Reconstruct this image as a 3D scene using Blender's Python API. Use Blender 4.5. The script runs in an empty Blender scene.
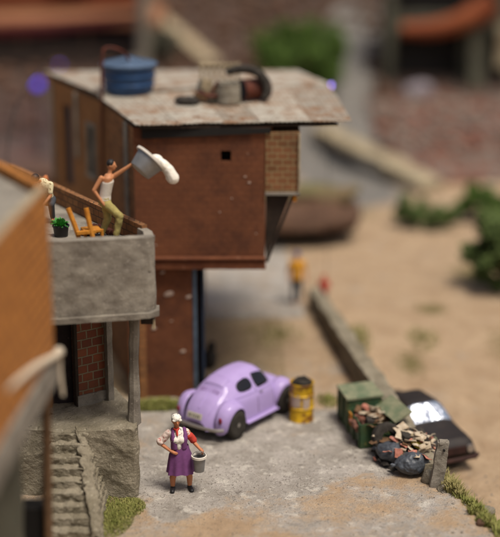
import bpy, bmesh, math, random
from mathutils import Vector, Matrix, noise
from mathutils.geometry import interpolate_bezier
random.seed(7)
PI = math.pi
SC = bpy.context.scene
COL = SC.collection

# ------------------------------------------------------------------ helpers
def lin(h):
    h = h.lstrip('#'); o = []
    for i in (0, 2, 4):
        c = int(h[i:i+2], 16) / 255
        o.append(c / 12.92 if c <= .04045 else ((c + .055) / 1.055) ** 2.4)
    return (o[0], o[1], o[2], 1)

def props(o, label=None, cat=None, group=None, kind=None):
    if label: o['label'] = label
    if cat: o['category'] = cat
    if group: o['group'] = group
    if kind: o['kind'] = kind
    return o

def empty(name, loc, label=None, cat=None, group=None, rz=0):
    o = bpy.data.objects.new(name, None); COL.objects.link(o)
    o.location = loc; o.rotation_euler = (0, 0, rz); o.empty_display_size = .2
    return props(o, label, cat, group)

def nz(p, s, seed=0):
    return noise.noise(Vector((p[0]*s+seed, p[1]*s+seed*.37, p[2]*s-seed*.71)))

class MB:
    def __init__(self): self.bm = bmesh.new()
    def _face(self, vs):
        try: return self.bm.faces.new(vs)
        except ValueError: return None
    def box(self, c, s, rz=0, M=None, taper=1):
        x, y, z = s[0]/2, s[1]/2, s[2]/2
        R = Matrix.Rotation(rz, 4, 'Z')
        if M is not None: R = M
        v = []
        for dz in (-1, 1):
            k = taper if dz > 0 else 1
            for dx, dy in ((-1,-1),(1,-1),(1,1),(-1,1)):
                v.append(self.bm.verts.new(Vector(c) + (R @ Vector((dx*x*k, dy*y*k, dz*z)))))
        for f in ((3,2,1,0),(4,5,6,7),(0,1,5,4),(1,2,6,5),(2,3,7,6),(3,0,4,7)):
            self._face([v[i] for i in f])
        return self
    def prism(self, poly, z0, z1):
        # poly counter clockwise
        n = len(poly)
        zz0 = z0 if isinstance(z0, (list, tuple)) else [z0]*n
        zz1 = z1 if isinstance(z1, (list, tuple)) else [z1]*n
        b = [self.bm.verts.new((p[0], p[1], zz0[i])) for i, p in enumerate(poly)]
        t = [self.bm.verts.new((p[0], p[1], zz1[i])) for i, p in enumerate(poly)]
        self._face(list(reversed(b))); self._face(t)
        for i in range(n):
            j = (i+1) % n; self._face([b[i], b[j], t[j], t[i]])
        return self
    def wall(self, a, b, z0, z1, th, openings=()):
        """wall from a to b (xy), thickness th to the left of a->b; openings (u0,u1,z0,z1)"""
        a = Vector(a).to_2d() if len(a) > 2 else Vector(a); b = Vector(b)
        d = b-a; L = d.length; d.normalize(); nrm = Vector((-d.y, d.x))
        def cell(u0, u1, y0, y1):
            if u1-u0 < 1e-4 or y1-y0 < 1e-4: return
            p = [a+d*u0, a+d*u1, a+d*u1+nrm*th, a+d*u0+nrm*th]
            self.prism(p, y0, y1)
        us = sorted(set([0, L] + [o[0] for o in openings] + [o[1] for o in openings]))
        for u0, u1 in zip(us, us[1:]):
            um = (u0+u1)/2; zs = z0
            for o in sorted([o for o in openings if o[0] < um < o[1]], key=lambda o: o[2]):
                cell(u0, u1, zs, o[2]); zs = o[3]
            cell(u0, u1, zs, z1)
        return self
    def rings(self, rings, cap=True, closed=True):
        vs = [[self.bm.verts.new(p) for p in r] for r in rings]
        n = len(vs[0])
        for a, b in zip(vs, vs[1:]):
            for i in range(n if closed else n-1):
                j = (i+1) % n; self._face([a[i], a[j], b[j], b[i]])
        if cap and closed:
            self._face(list(reversed(vs[0]))); self._face(vs[-1])
        return self
    def loft(self, secs, n=20):
        """secs: (center, rx, ry) horizontal ellipses bottom to top"""
        R = []
        for c, rx, ry in secs:
            R.append([Vector(c)+Vector((rx*math.cos(2*PI*i/n), ry*math.sin(2*PI*i/n), 0)) for i in range(n)])
        return self.rings(R)
    def lathe(self, prof, c=(0,0,0), n=32, M=None, cap=True):
        R = []
        for r, z in prof:
            ring = []
            for i in range(n):
                p = Vector((r*math.cos(2*PI*i/n), r*math.sin(2*PI*i/n), z))
                if M is not None: p = M @ p
                ring.append(p+Vector(c))
            R.append(ring)
        return self.rings(R, cap)
    def tube(self, pts, rad, n=10, smooth=0, cap=True):
        pts = [Vector(p) for p in pts]
        if not isinstance(rad, (list, tuple)): rad = [rad]*len(pts)
        for _ in range(smooth):
            q, r = [pts[0]], [rad[0]]
            for i in range(len(pts)-1):
                q += [pts[i]*.75+pts[i+1]*.25, pts[i]*.25+pts[i+1]*.75]
                r += [rad[i]*.75+rad[i+1]*.25, rad[i]*.25+rad[i+1]*.75]
            q.append(pts[-1]); r.append(rad[-1]); pts, rad = q, r
        R = []; up = None
        for i, p in enumerate(pts):
            t = (pts[min(i+1, len(pts)-1)]-pts[max(i-1, 0)]).normalized()
            if up is None:
                up = Vector((0,0,1)) if abs(t.z) < .9 else Vector((1,0,0))
            s = t.cross(up).normalized(); up = s.cross(t).normalized()
            R.append([p+s*(rad[i]*math.cos(2*PI*k/n))+up*(rad[i]*math.sin(2*PI*k/n)) for k in range(n)])
        return self.rings(R, cap)
    def ball(self, c, r, rot=None, seg=16, rg=10):
        if not isinstance(r, (list, tuple)): r = (r, r, r)
        M = Matrix.Translation(c) @ (rot if rot is not None else Matrix.Identity(4)) @ Matrix.Diagonal((*r, 1))
        bmesh.ops.create_uvsphere(self.bm, u_segments=seg, v_segments=rg, radius=1, matrix=M); return self
    def ico(self, c, r, rot=None, sub=1):
        if not isinstance(r, (list, tuple)): r = (r, r, r)
        M = Matrix.Translation(c) @ (rot if rot is not None else Matrix.Identity(4)) @ Matrix.Diagonal((*r, 1))
        bmesh.ops.create_icosphere(self.bm, subdivisions=sub, radius=1, matrix=M); return self
    def cap(self, a, ra, b, rb, seg=12):
        """tapered capsule for bodies"""
        a, b = Vector(a), Vector(b)
        self.ball(a, ra, seg=seg, rg=8); self.ball(b, rb, seg=seg, rg=8)
        if (b-a).length > 1e-4: self.tube([a, b], [ra, rb], n=seg)
        return self
    def rough(self, L, amp, sc, seed=0, sharp=0, iters=7):
        bm = self.bm
        bmesh.ops.remove_doubles(bm, verts=bm.verts, dist=1e-4)
        bmesh.ops.triangulate(bm, faces=bm.faces[:])
        for _ in range(iters):
            es = [e for e in bm.edges if e.calc_length() > L]
            if not es: break
            bmesh.ops.subdivide_edges(bm, edges=es, cuts=1)
            bmesh.ops.triangulate(bm, faces=[f for f in bm.faces if len(f.verts) > 3])
        bm.normal_update()
        for v in bm.verts:
            p = v.co
            d = nz(p, sc, seed)*.6+nz(p, sc*2.3, seed+5)*.3+nz(p, sc*5, seed+9)*.18
            w = Vector((nz(p, sc, seed+20), nz(p, sc, seed+30), nz(p, sc, seed+40)))
            v.co = p + v.normal*(d*amp) + w*(amp*.5)
        return self
    def build(self, name, mat, parent=None, smooth=30, bevel=0, local=False, label=None, cat=None, group=None, kind=None, loc=None):
        bm = self.bm
        me = bpy.data.meshes.new(name)
        o = bpy.data.objects.new(name, me); COL.objects.link(o)
        if parent is not None:
            o.parent = parent
            if not local:
                M = Matrix.Identity(4); q = parent
                while q is not None:
                    M = Matrix.LocRotScale(q.location, q.rotation_euler, q.scale) @ M; q = q.parent
                bmesh.ops.transform(bm, matrix=M.inverted(), verts=bm.verts)
        elif loc is not None:
            o.location = loc
            if not local: bmesh.ops.translate(bm, vec=-Vector(loc), verts=bm.verts)
        bmesh.ops.recalc_face_normals(bm, faces=bm.faces[:])
        uv = bm.loops.layers.uv.new('UVMap'); bm.normal_update()
        for f in bm.faces:
            n = f.normal
            if abs(n.z) > .75:
                for l in f.loops: l[uv].uv = (l.vert.co.x, l.vert.co.y)
            else:
                t = Vector((-n.y, n.x, 0)).normalized()
                for l in f.loops: l[uv].uv = (l.vert.co.dot(t), l.vert.co.z)
        bm.to_mesh(me); bm.free()
        if mat: me.materials.append(mat)
        if smooth is not None:
            me.shade_smooth(); me.set_sharp_from_angle(angle=math.radians(smooth))
        if bevel:
            b = o.modifiers.new('bevel', 'BEVEL'); b.width = bevel; b.segments = 2; b.limit_method = 'ANGLE'; b.angle_limit = math.radians(40)
        props(o, label, cat, group, kind)
        return o
    def blob(self, name, mat, parent, voxel=.012, it=4, label=None, **k):
        """fuse everything into one continuous skin by voxel remeshing"""
        o = self.build('tmp', None, None, smooth=None)
        m = o.modifiers.new('r', 'REMESH'); m.mode = 'VOXEL'; m.voxel_size = voxel
        if it:
            s = o.modifiers.new('s', 'SMOOTH'); s.factor = .5; s.iterations = it
        dg = bpy.context.evaluated_depsgraph_get()
        me = bpy.data.meshes.new_from_object(o.evaluated_get(dg))
        bpy.data.objects.remove(o, do_unlink=True)
        me.name = name; me.materials.clear(); me.materials.append(mat); me.shade_smooth()
        q = bpy.data.objects.new(name, me); COL.objects.link(q)
        if parent is not None: q.parent = parent
        return props(q, label, **k)

# ------------------------------------------------------------------ materials
class NT:
    def __init__(self, name):
        self.m = bpy.data.materials.new(name); self.m.use_nodes = True
        self.t = self.m.node_tree; self.b = self.t.nodes['Principled BSDF']
        self.tc = self.n('ShaderNodeTexCoord')
    def n(self, ty, **kw):
        x = self.t.nodes.new(ty)
        for k, v in kw.items(): setattr(x, k, v)
        return x
    def l(self, a, b): self.t.links.new(a, b)
    def noise(self, sc, det=4, rough=.55, vec=None):
        x = self.n('ShaderNodeTexNoise'); x.inputs['Scale'].default_value = sc
        x.inputs['Detail'].default_value = det; x.inputs['Roughness'].default_value = rough
        self.l(vec or self.tc.outputs['Object'], x.inputs['Vector']); return x.outputs['Fac']
    def ramp(self, fac, a, b, smooth=False):
        x = self.n('ShaderNodeMapRange'); x.inputs['From Min'].default_value = a; x.inputs['From Max'].default_value = b
        self.l(fac, x.inputs['Value']); return x.outputs['Result']
    def mix(self, fac, c1, c2, blend='MIX'):
        x = self.n('ShaderNodeMix', data_type='RGBA', blend_type=blend)
        for s, v in ((x.inputs[0], fac), (x.inputs[6], c1), (x.inputs[7], c2)):
            if isinstance(v, (int, float)): s.default_value = v
            elif isinstance(v, (tuple, list)): s.default_value = v
            else: self.l(v, s)
        return x.outputs[2]
    def mul(self, a, k, op='MULTIPLY'):
        x = self.n('ShaderNodeMath', operation=op)
        for s, v in ((x.inputs[0], a), (x.inputs[1], k)):
            if isinstance(v, (int, float)): s.default_value = v
            else: self.l(v, s)
        return x.outputs[0]
    def bump(self, h, strength=.5, dist=.02, prev=None):
        x = self.n('ShaderNodeBump'); x.inputs['Strength'].default_value = strength; x.inputs['Distance'].default_value = dist
        self.l(h, x.inputs['Height'])
        if prev: self.l(prev, x.inputs['Normal'])
        return x.outputs[0]
    def out(self, col, rough=.8, normal=None, metal=0, spec=.4, coat=0):
        b = self.b
        if isinstance(col, (tuple, list)): b.inputs['Base Color'].default_value = col
        else: self.l(col, b.inputs['Base Color'])
        if isinstance(rough, (int, float)): b.inputs['Roughness'].default_value = rough
        else: self.l(rough, b.inputs['Roughness'])
        if normal: self.l(normal, b.inputs['Normal'])
        b.inputs['Metallic'].default_value = metal
        b.inputs['Specular IOR Level'].default_value = spec
        b.inputs['Coat Weight'].default_value = coat
        return self.m

def weathered(name, c1, c2, c3=None, sc=2.0, rough=.85, bump=.5, bs=30, dist=.02, speck=.62, metal=0, spec=.3, fine=14):
    """two tone surface with blotches, fine grain and specks of a third colour"""
    n = NT(name)
    a = n.ramp(n.noise(sc, 6, .6), .35, .65)
    col = n.mix(a, lin(c1), lin(c2))
    g = n.ramp(n.noise(fine*3, 3), .3, .7)
    col = n.mix(n.mul(g, .35), col, n.mix(1.0, col, (.55, .55, .55, 1), 'MULTIPLY'))
    if c3:
        s = n.ramp(n.noise(fine, 5, .7), speck, speck+.05)
        col = n.mix(n.mul(s, .8), col, lin(c3))
    h = n.noise(bs, 6, .65)
    return n.out(col, rough, n.bump(h, bump, dist), metal, spec)

def plain(name, c, rough=.6, metal=0, spec=.4, coat=0, var=.25, sc=8, bump=.1):
    n = NT(name)
    a = n.ramp(n.noise(sc, 4), .3, .7)
    col = n.mix(n.mul(a, var), lin(c), n.mix(1.0, lin(c), (.5, .48, .45, 1), 'MULTIPLY'))
    return n.out(col, rough, n.bump(n.noise(sc*5, 4), bump, .01), metal, spec, coat)

def brick(name, c1, c2, mort, w=.26, h=.155, msz=.013, dirt='#4a3a2a', bump=.7, paint=None, dirtamt=.5):
    n = NT(name)
    uv = n.n('ShaderNodeUVMap')
    nn = n.n('ShaderNodeTexNoise'); nn.inputs['Scale'].default_value = 6; n.l(uv.outputs[0], nn.inputs['Vector'])
    ad = n.n('ShaderNodeMixRGB') if False else n.n('ShaderNodeVectorMath', operation='MULTIPLY_ADD')
    n.l(nn.outputs['Color'], ad.inputs[0]); ad.inputs[1].default_value = (.025, .025, 0); n.l(uv.outputs[0], ad.inputs[2])
    b = n.n('ShaderNodeTexBrick'); n.l(ad.outputs[0], b.inputs['Vector'])
    b.inputs['Color1'].default_value = lin(c1); b.inputs['Color2'].default_value = lin(c2); b.inputs['Mortar'].default_value = lin(mort)
    b.inputs['Scale'].default_value = 1; b.inputs['Brick Width'].default_value = w; b.inputs['Row Height'].default_value = h
    b.inputs['Mortar Size'].default_value = msz; b.inputs['Mortar Smooth'].default_value = .4; b.inputs['Bias'].default_value = 0
    d = n.ramp(n.noise(1.6, 7, .65), .42, .7)
    col = n.mix(n.mul(d, dirtamt), b.outputs['Color'], lin(dirt))
    if paint:
        p = n.ramp(n.noise(1.1, 5, .6), .3, .7)
        pc = n.mix(p, lin(paint[0]), lin(paint[1]))
        col = n.mix(.8, col, pc)
        col = n.mix(n.mul(n.ramp(n.noise(.8, 8, .75), .5, .62), .45), col, lin('#37201a'))
        s = n.ramp(n.noise(7, 4, .5), .73, .76)
        col = n.mix(n.mul(s, .6), col, lin('#a08a78'))
    g = n.ramp(n.noise(40, 3), .3, .7); col = n.mix(n.mul(g, .3), col, n.mix(1.0, col, (.5, .5, .5, 1), 'MULTIPLY'))
    hgt = n.mul(n.mul(b.outputs['Fac'], -1.0), 1.0)
    nb = n.bump(hgt, bump, .02); nb = n.bump(n.noise(35, 5, .6), .35, .015, nb)
    return n.out(col, .85, nb, 0, .25)

def glass(name, c, rough=.08, metal=0):
    n = NT(name); return n.out(lin(c), rough, None, metal, .6)

def emis(name, c, s):
    n = NT(name); n.b.inputs['Emission Color'].default_value = lin(c); n.b.inputs['Emission Strength'].default_value = s
    return n.out(lin(c), .5)

def leafmat(name, c1, c2, c3, sc=1.3):
    n = NT(name)
    a = n.ramp(n.noise(sc, 3), .35, .65)
    col = n.mix(a, lin(c1), lin(c2))
    col = n.mix(n.mul(n.ramp(n.noise(sc*6, 2), .5, .7), .7), col, lin(c3))
    m = n.out(col, .75, None, 0, .2)
    return m

M = {}
M['cement'] = weathered('grey_cement', '#8f887b', '#6e675d', '#ada496', sc=2.2, bump=.6, bs=22, dist=.03)
M['cement_dark'] = weathered('dark_cement', '#857d6e', '#696252', '#9f9786', sc=2.5, bump=.9, bs=16, dist=.05)
M['stucco'] = weathered('rough_stucco', '#9b917d', '#7b725e', '#b9b19c', sc=1.8, bump=1, bs=11, dist=.09, speck=.6)
M['brickorange'] = brick('orange_brick', '#84593a', '#6b482c', '#94855f', msz=.011, dirtamt=.5)
M['brickred'] = brick('red_brick', '#6c3828', '#82492f', '#83775f', w=.27, h=.2, msz=.02, bump=1)
M['brickfine'] = brick('fine_orange_brick', '#c4803a', '#ab6c30', '#6a4a28', w=.42, h=.2, msz=.03, dirt='#8a5a2e')
M['brickside'] = brick('brown_brick', '#97683f', '#7b5030', '#54402c', w=.26, h=.155)
M['painted'] = brick('painted_brick', '#7a4a2a', '#683c22', '#452a18', w=.24, h=.15, bump=.6, paint=('#76482f', '#5c3724'), dirtamt=.35)
M['trim'] = weathered('painted_trim', '#704228', '#5b321d', '#93705c', sc=3, bump=.4)
M['plaster'] = weathered('brown_plaster', '#8a6038', '#785230', '#8d7d68', sc=1.5, bump=.5)
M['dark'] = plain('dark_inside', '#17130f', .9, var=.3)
M['darkwood'] = weathered('dark_wood', '#33271d', '#271d15', '#4b3a2b', sc=4)
M['doordark'] = weathered('dark_door', '#2d2426', '#221a1b', '#453a38', sc=3)
M['rust'] = weathered('rusty_iron', '#5c2c1c', '#43231a', '#84502f', sc=6, rough=.7)
M['bluepaint'] = weathered('blue_paint', '#5d6d7d', '#46525f', '#8b9196', sc=5, rough=.6)
M['navy'] = weathered('navy_door', '#2b3546', '#222a38', '#46505c', sc=5, rough=.6)
M['wood_ochre'] = weathered('ochre_wood', '#c0802a', '#a8691d', '#8a5518', sc=8, fine=25)
M['wood_pale'] = weathered('pale_wood', '#a8987c', '#8f7f64', '#6f624e', sc=6, fine=25)
M['wood_post'] = weathered('post_wood', '#77705f', '#5d5646', '#8f8873', sc=5)
M['wood_brown'] = weathered('brown_wood', '#6b5036', '#57402b', '#7f6549', sc=5)
M['tank'] = plain('blue_plastic', '#1c4069', .5, var=.6, sc=5, bump=.2)
M['tanklid'] = plain('blue_grey_plastic', '#4d6078', .55, var=.5, sc=5)
M['hubgrey'] = weathered('grey_hub', '#9a948c', '#726c66', '#3a342f', sc=9, rough=.5)
M['rubber'] = plain('black_rubber', '#2b2724', .85, var=.5, sc=12, bump=.3)
M['tyre'] = weathered('dusty_tyre', '#3a352f', '#28241f', '#5c5347', sc=6, bump=.8, bs=40)
M['steel'] = plain('dull_steel', '#8b8a88', .45, metal=.6, var=.4, sc=9)
M['zinc'] = weathered('zinc_can', '#8f887a', '#787060', '#6a4c36', sc=5, rough=.6, fine=9)
M['skin'] = plain('skin', '#b0714c', .6, var=.15)
M['skin2'] = plain('tan_skin', '#b37a52', .6, var=.15)
M['hair'] = plain('black_hair', '#1a1411', .6)
M['white'] = plain('white_cloth', '#cfc8bb', .85, var=.3, sc=25)
M['trouser'] = plain('yellow_cloth', '#a3965a', .85, var=.5, sc=12)
M['purple'] = plain('purple_cloth', '#6d3d6e', .85, var=.4, sc=14, bump=.3)
M['redcloth'] = plain('red_cloth', '#b5382a', .8, var=.3, sc=14)
M['orangecloth'] = plain('orange_cloth', '#cf9224', .85, var=.4)
M['denim'] = plain('dark_cloth', '#3a3c40', .85)
M['shoe'] = plain('black_leather', '#1c1a1c', .5)
M['foam'] = plain('white_foam', '#dcd6c9', .35, var=.15, bump=.3)
M['bluecap'] = plain('blue_cap', '#3f4677', .8)
def speckcloth(name, base, spot, sc=22, t=.56):
    n = NT(name); a = n.ramp(n.noise(sc, 2, .5), t, t+.04)
    return n.out(n.mix(a, lin(base), lin(spot)), .85, n.bump(n.noise(60, 3), .2, .01))
M['blouse'] = speckcloth('speckled_blouse', '#cdb9ae', '#a8605a', 26, .57)
M['bib'] = speckcloth('speckled_white', '#d6d0c4', '#4c4552', 24, .6)
M['scarf'] = speckcloth('speckled_headscarf', '#d8d3c8', '#4a4648', 24, .6)
# car paint
def carpaint():
    n = NT('lilac_enamel')
    a = n.ramp(n.noise(3, 4), .35, .7)
    col = n.mix(n.mul(a, .25), lin('#a08cbd'), lin('#8e76ab'))
    d = n.ramp(n.noise(14, 5, .7), .66, .74)
    col = n.mix(n.mul(d, .35), col, lin('#a07c86'))
    return n.out(col, n.mul(n.ramp(n.noise(9, 3), .2, .9), .35, 'ADD'), n.bump(n.noise(16, 4, .6), .12, .02), 0, .5, .25)
M['lilac'] = carpaint()
M['carglass'] = glass('dark_car_glass', '#120f12', .12)
M['plate'] = plain('number_plate', '#b9b3a4', .6)
M['chrome'] = plain('bumper_metal', '#a59d96', .35, metal=.7)
M['ventshade'] = plain('shaded_lilac_grille', '#7d6390', .6)  # darker copy of the lilac, shade of the vents put into the colour
M['tail'] = plain('red_lens', '#7d2438', .3)
M['wreck'] = weathered('dull_dark_car_paint', '#1f1a18', '#2a221e', '#40342b', sc=3, rough=.55)
M['wreckred'] = weathered('rusty_front', '#38201a', '#2b1712', '#6b4030', sc=4, rough=.7)
def yellowdrum():
    n = NT('yellow_drum_paint')
    a = n.ramp(n.noise(3.2, 5, .6), .47, .6)
    col = n.mix(a, lin('#c39a14'), lin('#6e4514'))
    return n.out(col, .5, n.bump(n.noise(20, 4), .3, .02))
M['yellowdrum'] = yellowdrum()
M['label'] = weathered('worn_label', '#b9a596', '#a08a78', '#7e5d48', sc=6)
M['greenmetal'] = weathered('green_container_paint', '#2a4a34', '#3d4a2c', '#77703f', sc=2.5, rough=.5, speck=.6, fine=6)
M['greenlid'] = weathered('faded_green_lid', '#86856a', '#5e6c52', '#a09b84', sc=3, rough=.6)
M['bag'] = plain('dark_bag', '#474c53', .42, var=.7, sc=6, bump=.9)
M['paper1'] = weathered('stained_cardboard', '#c4b6a0', '#a8967c', '#8b5f4a', sc=6, fine=9)
M['paper2'] = weathered('pink_paper', '#b97c6c', '#a86a56', '#d0b8a4', sc=6)
M['paper3'] = weathered('yellow_green_paper', '#b5a438', '#94842c', '#d1c690', sc=6)
M['lettuce'] = plain('bright_green_leaves', '#3f8f36', .6, var=.5, sc=9)
M['pot'] = plain('black_pot', '#1d1c1e', .5)
M['rope'] = plain('cream_rope', '#c2b49e', .8)
M['leafdark'] = leafmat('dark_leaves', '#2f4417', '#435a20', '#66782e')
M['leafmid'] = leafmat('mid_leaves', '#4a5a30', '#5d6c3a', '#36451f')
M['grass'] = leafmat('grass_blades', '#75793c', '#8d8a50', '#55592c', 5)
M['grassdry'] = leafmat('dry_grass_blades', '#857c4c', '#9a8e60', '#5d6434', 5)
M['rock'] = weathered('brown_rock', '#5d4433', '#4a3426', '#7b6450', sc=.8, bs=5, dist=.1, fine=4)
M['mossrock'] = weathered('mossy_rock', '#5f5f3a', '#6c5a40', '#7f7a5a', sc=.8, bs=5, dist=.1, fine=4)
M['rubblea'] = weathered('red_rubble', '#7a4836', '#665147', '#a08c7e', sc=1.2, bs=6, dist=.1, fine=3)
M['rubbleb'] = weathered('grey_rubble', '#7c7368', '#675c53', '#a89c8e', sc=1.2, bs=6, dist=.1, fine=3)
M['awning'] = weathered('orange_red_cloth', '#743820', '#854826', '#4a2016', sc=.6, fine=3)
M['awningdark'] = weathered('dark_red_cloth', '#3d100c', '#4f1812', '#2a0d0b', sc=.6, fine=3)
M['awningtan'] = weathered('tan_cloth', '#96694a', '#87573a', '#6e4732', sc=.6, fine=3)
M['pillar'] = weathered('grey_green_pillar', '#5c5a4a', '#4b4a3e', '#6f6b58', sc=1, fine=4)
M['sackpale'] = weathered('pale_sack', '#8d8489', '#7a7276', '#9d949a', sc=2, fine=6)
M['ramp'] = weathered('pale_timber', '#a3967a', '#8a7c64', '#6d6150', sc=1.5, fine=5)
M['led'] = emis('violet_led', '#4f3fd8', .8)
M['led2'] = emis('pale_violet_led', '#8f78e0', 3)
M['cable'] = plain('dark_cable', '#2a2523', .7)
M['terracotta'] = plain('orange_clay', '#b26a3c', .8)

def roofmat():
    n = NT('weathered_roof_sheet')
    oi = n.n('ShaderNodeObjectInfo')
    base = n.mix(oi.outputs['Random'], lin('#aaa395'), lin('#7d7365'))
    a = n.ramp(n.noise(2.0, 9, .72), .47, .58)
    col = n.mix(n.mul(a, .7), base, lin('#83582f'))
    b = n.ramp(n.noise(4, 7, .75), .5, .62)
    col = n.mix(n.mul(b, .55), col, lin('#57473a'))
    c = n.ramp(n.noise(2.5, 3), .55, .7)
    col = n.mix(n.mul(c, .5), col, lin('#b9b1a2'))
    return n.out(col, .7, n.bump(n.noise(30, 5), .35, .01), .15, .35)
M['roof'] = roofmat()

# ground material : masks are stored per vertex (what the ground is made of; hill also carries shade in its colour)
def groundmat():
    n = NT('diorama_ground')
    def attr(nm):
        x = n.n('ShaderNodeAttribute'); x.attribute_name = nm; return x.outputs['Fac']
    n1 = n.noise(1.1, 8, .6); n2 = n.noise(7, 6, .65); n3 = n.noise(28, 4, .6)
    sand = n.mix(n.ramp(n1, .35, .65), lin('#c4aa8b'), lin('#b09577'))
    sand = n.mix(n.mul(n.ramp(n2, .5, .75), .5), sand, lin('#927859'))
    conc = n.mix(n.ramp(n1, .35, .65), lin('#a39b90'), lin('#c2bab0'))
    conc = n.mix(n.mul(n.ramp(n2, .5, .7), .55), conc, lin('#857c71'))
    conc = n.mix(n.mul(n.ramp(n.noise(2.6, 9, .72), .54, .60), .75), conc, lin('#d8d1c4'))
    conc = n.mix(n.mul(n.ramp(n.noise(5.5, 8, .75), .58, .63), .55), conc, lin('#6b635a'))
    conc = n.mix(n.mul(n.ramp(n3, .6, .75), .5), conc, lin('#5c534b'))
    moss = n.mix(n.ramp(n2, .35, .65), lin('#5c5a2e'), lin('#7a6c40'))
    def thr(a, k=.35, w=.16):
        s = n.mul(a, n.mul(n.mul(n2, .5, 'SUBTRACT'), k*2), 'ADD')
        return n.ramp(s, .5-w, .5+w)
    big = n.noise(.75, 6, .62)
    cm = n.ramp(n.mul(attr('concrete'), n.mul(n.mul(n.mul(big, .5, 'SUBTRACT'), 2.2), n.mul(n.mul(n2, .5, 'SUBTRACT'), 1.1), 'ADD'), 'ADD'), .22, .78)
    col = n.mix(cm, sand, conc)
    col = n.mix(n.mul(thr(attr('moss'), .5), .85), col, moss)
    hill = n.mix(n.ramp(n.noise(.35, 6, .6), .35, .65), lin('#62534a'), lin('#453a32'))  # tones darkened to hold the shade of the far background
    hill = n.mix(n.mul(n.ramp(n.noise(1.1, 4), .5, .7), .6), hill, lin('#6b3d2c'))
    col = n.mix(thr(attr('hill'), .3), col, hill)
    road = n.mix(n.ramp(n1, .3, .7), lin('#8b8780'), lin('#77726b'))
    col = n.mix(thr(attr('greyroad'), .2), col, road)
    # thin cracks in the hard surface
    v = n.n('ShaderNodeTexVoronoi', feature='DISTANCE_TO_EDGE'); v.inputs['Scale'].default_value = 1.0
    wv = n.n('ShaderNodeVectorMath', operation='MULTIPLY_ADD'); nn = n.n('ShaderNodeTexNoise'); nn.inputs['Scale'].default_value = 3
    n.l(n.tc.outputs['Object'], nn.inputs['Vector']); n.l(nn.outputs['Color'], wv.inputs[0]); wv.inputs[1].default_value = (.7, .7, .7); n.l(n.tc.outputs['Object'], wv.inputs[2])
    n.l(wv.outputs[0], v.inputs['Vector'])
    cr = n.mul(n.ramp(v.outputs['Distance'], .012, .0), n.mul(attr('concrete'), n.ramp(n.noise(.9, 2), .5, .6)))
    col = n.mix(n.mul(cr, .7), col, lin('#453d35'))
    nb = n.bump(n3, .9, .04); nb = n.bump(n2, .7, .08, nb); nb = n.bump(n.noise(90, 3), .4, .012, nb)
    nb = n.bump(n.mul(cr, -1.0), .4, .02, nb)
    return n.out(col, .9, nb, 0, .2)

# ------------------------------------------------------------------ ground
def sm(a, b, x):
    t = max(0, min(1, (x-a)/(b-a))); return t*t*(3-2*t)
def interp(tab, y):
    if y <= tab[0][0]: return tab[0][1]
    for (a, va), (b, vb) in zip(tab, tab[1:]):
        if y <= b: return va+(vb-va)*(y-a)/(b-a)
    return tab[-1][1]
EDGE = [(20, 6.3), (23, 5.75), (25.0, 5.3), (26.0, 5.05), (27.3, 4.65), (28.2, 4.35), (29.5, 3.95), (32.5, 3.4), (34.6, 2.9), (40.3, 2.0), (44, 1.5)]
def lower(y): return -1.15+1.15*sm(31, 42, y)
def hillz(x, y):
    d = y-60+.6*nz((x*.15, y*.15, 0), 1, 3)
    h = max(0, d); return .35*h*sm(0, 3, d) if d < 3 else .35*h
def dist_seg(px, py, ax, ay, bx, by):
    dx, dy = bx-ax, by-ay; t = max(0, min(1, ((px-ax)*dx+(py-ay)*dy)/(dx*dx+dy*dy)))
    return math.hypot(px-ax-t*dx, py-ay-t*dy)
def gz(x, y, detail=True):
    e = interp(EDGE, y)
    if detail and y < 36: e += .16*nz((0, y, 0), 1.6, 4)+.07*nz((x, y, 0), 5, 2)
    k = sm(e-.05, e+.4+.7*(1-sm(28, 29.5, y)), x) if 14 < y < 44 else 0
    z = lower(y)*k + hillz(x, y)
    if detail:
        a = 1 if y < 45 else 2.5
        z += .035*a*nz((x, y, 0), .7, 1)+.016*nz((x, y, 0), 2.3, 6)
        if y < 37 and abs(x) < 8:
            z += .016*nz((x, y, 0), 5, 8)+.01*nz((x, y, 0), 12, 9); z += .02*max(0, nz((x, y, 0), 1.7, 14))**.5*sm(.0, .04, nz((x, y, 0), 2.6, 15))
        if k > .05: z += .06*nz((x, y, 0), 2.5, 12)*min(1, k*2)*(1 if y < 36 else .4)
    return z
def inpoly(x, y, poly):
    c = False; j = len(poly)-1
    for i in range(len(poly)):
        xi, yi = poly[i]; xj, yj = poly[j]
        if (yi > y) != (yj > y) and x < (xj-xi)*(y-yi)/(yj-yi)+xi: c = not c
        j = i
    return c
def axis(segs):
    out = []
    for a, b, s in segs:
        n = max(1, int(round((b-a)/s))); out += [a+(b-a)*i/n for i in range(n)]
    out.append(segs[-1][1]); return out
XS = axis([(-160, -40, 12), (-40, -16, 3), (-16, -5, .6), (-5, 6.2, .075), (6.2, 10, .3), (10, 22, .8), (22, 40, 3), (40, 160, 12)])
YS = axis([(-60, 0, 10), (0, 18, 2), (18, 24, .4), (24, 34, .075), (34, 45, .2), (45, 85, .7), (85, 110, 4), (110, 300, 12)])
SAND = [(-1.5, 26.4), (-.4, 27.2), (.9, 27.3), (1.9, 28.1), (3.3, 28.3), (4.6, 27.3), (6, 24), (1.8, 24), (1.3, 25.4), (.6, 26.0), (-.4, 24.8), (-2, 24), (-2.4, 26)]
ALLEY = [(-2.6, 27.4), (-1.2, 26.5), (-.6, 27.2), (1, 27.5), (2.1, 28.3), (3.5, 28.6), (2.2, 32.6), (.9, 32.4), (-.2, 33.2), (-2.8, 33.4)]
PALE = [(-4, 39.5), (1.7, 39.5), (1.6, 42), (1.2, 48), (-8, 48), (-8, 40)]
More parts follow.
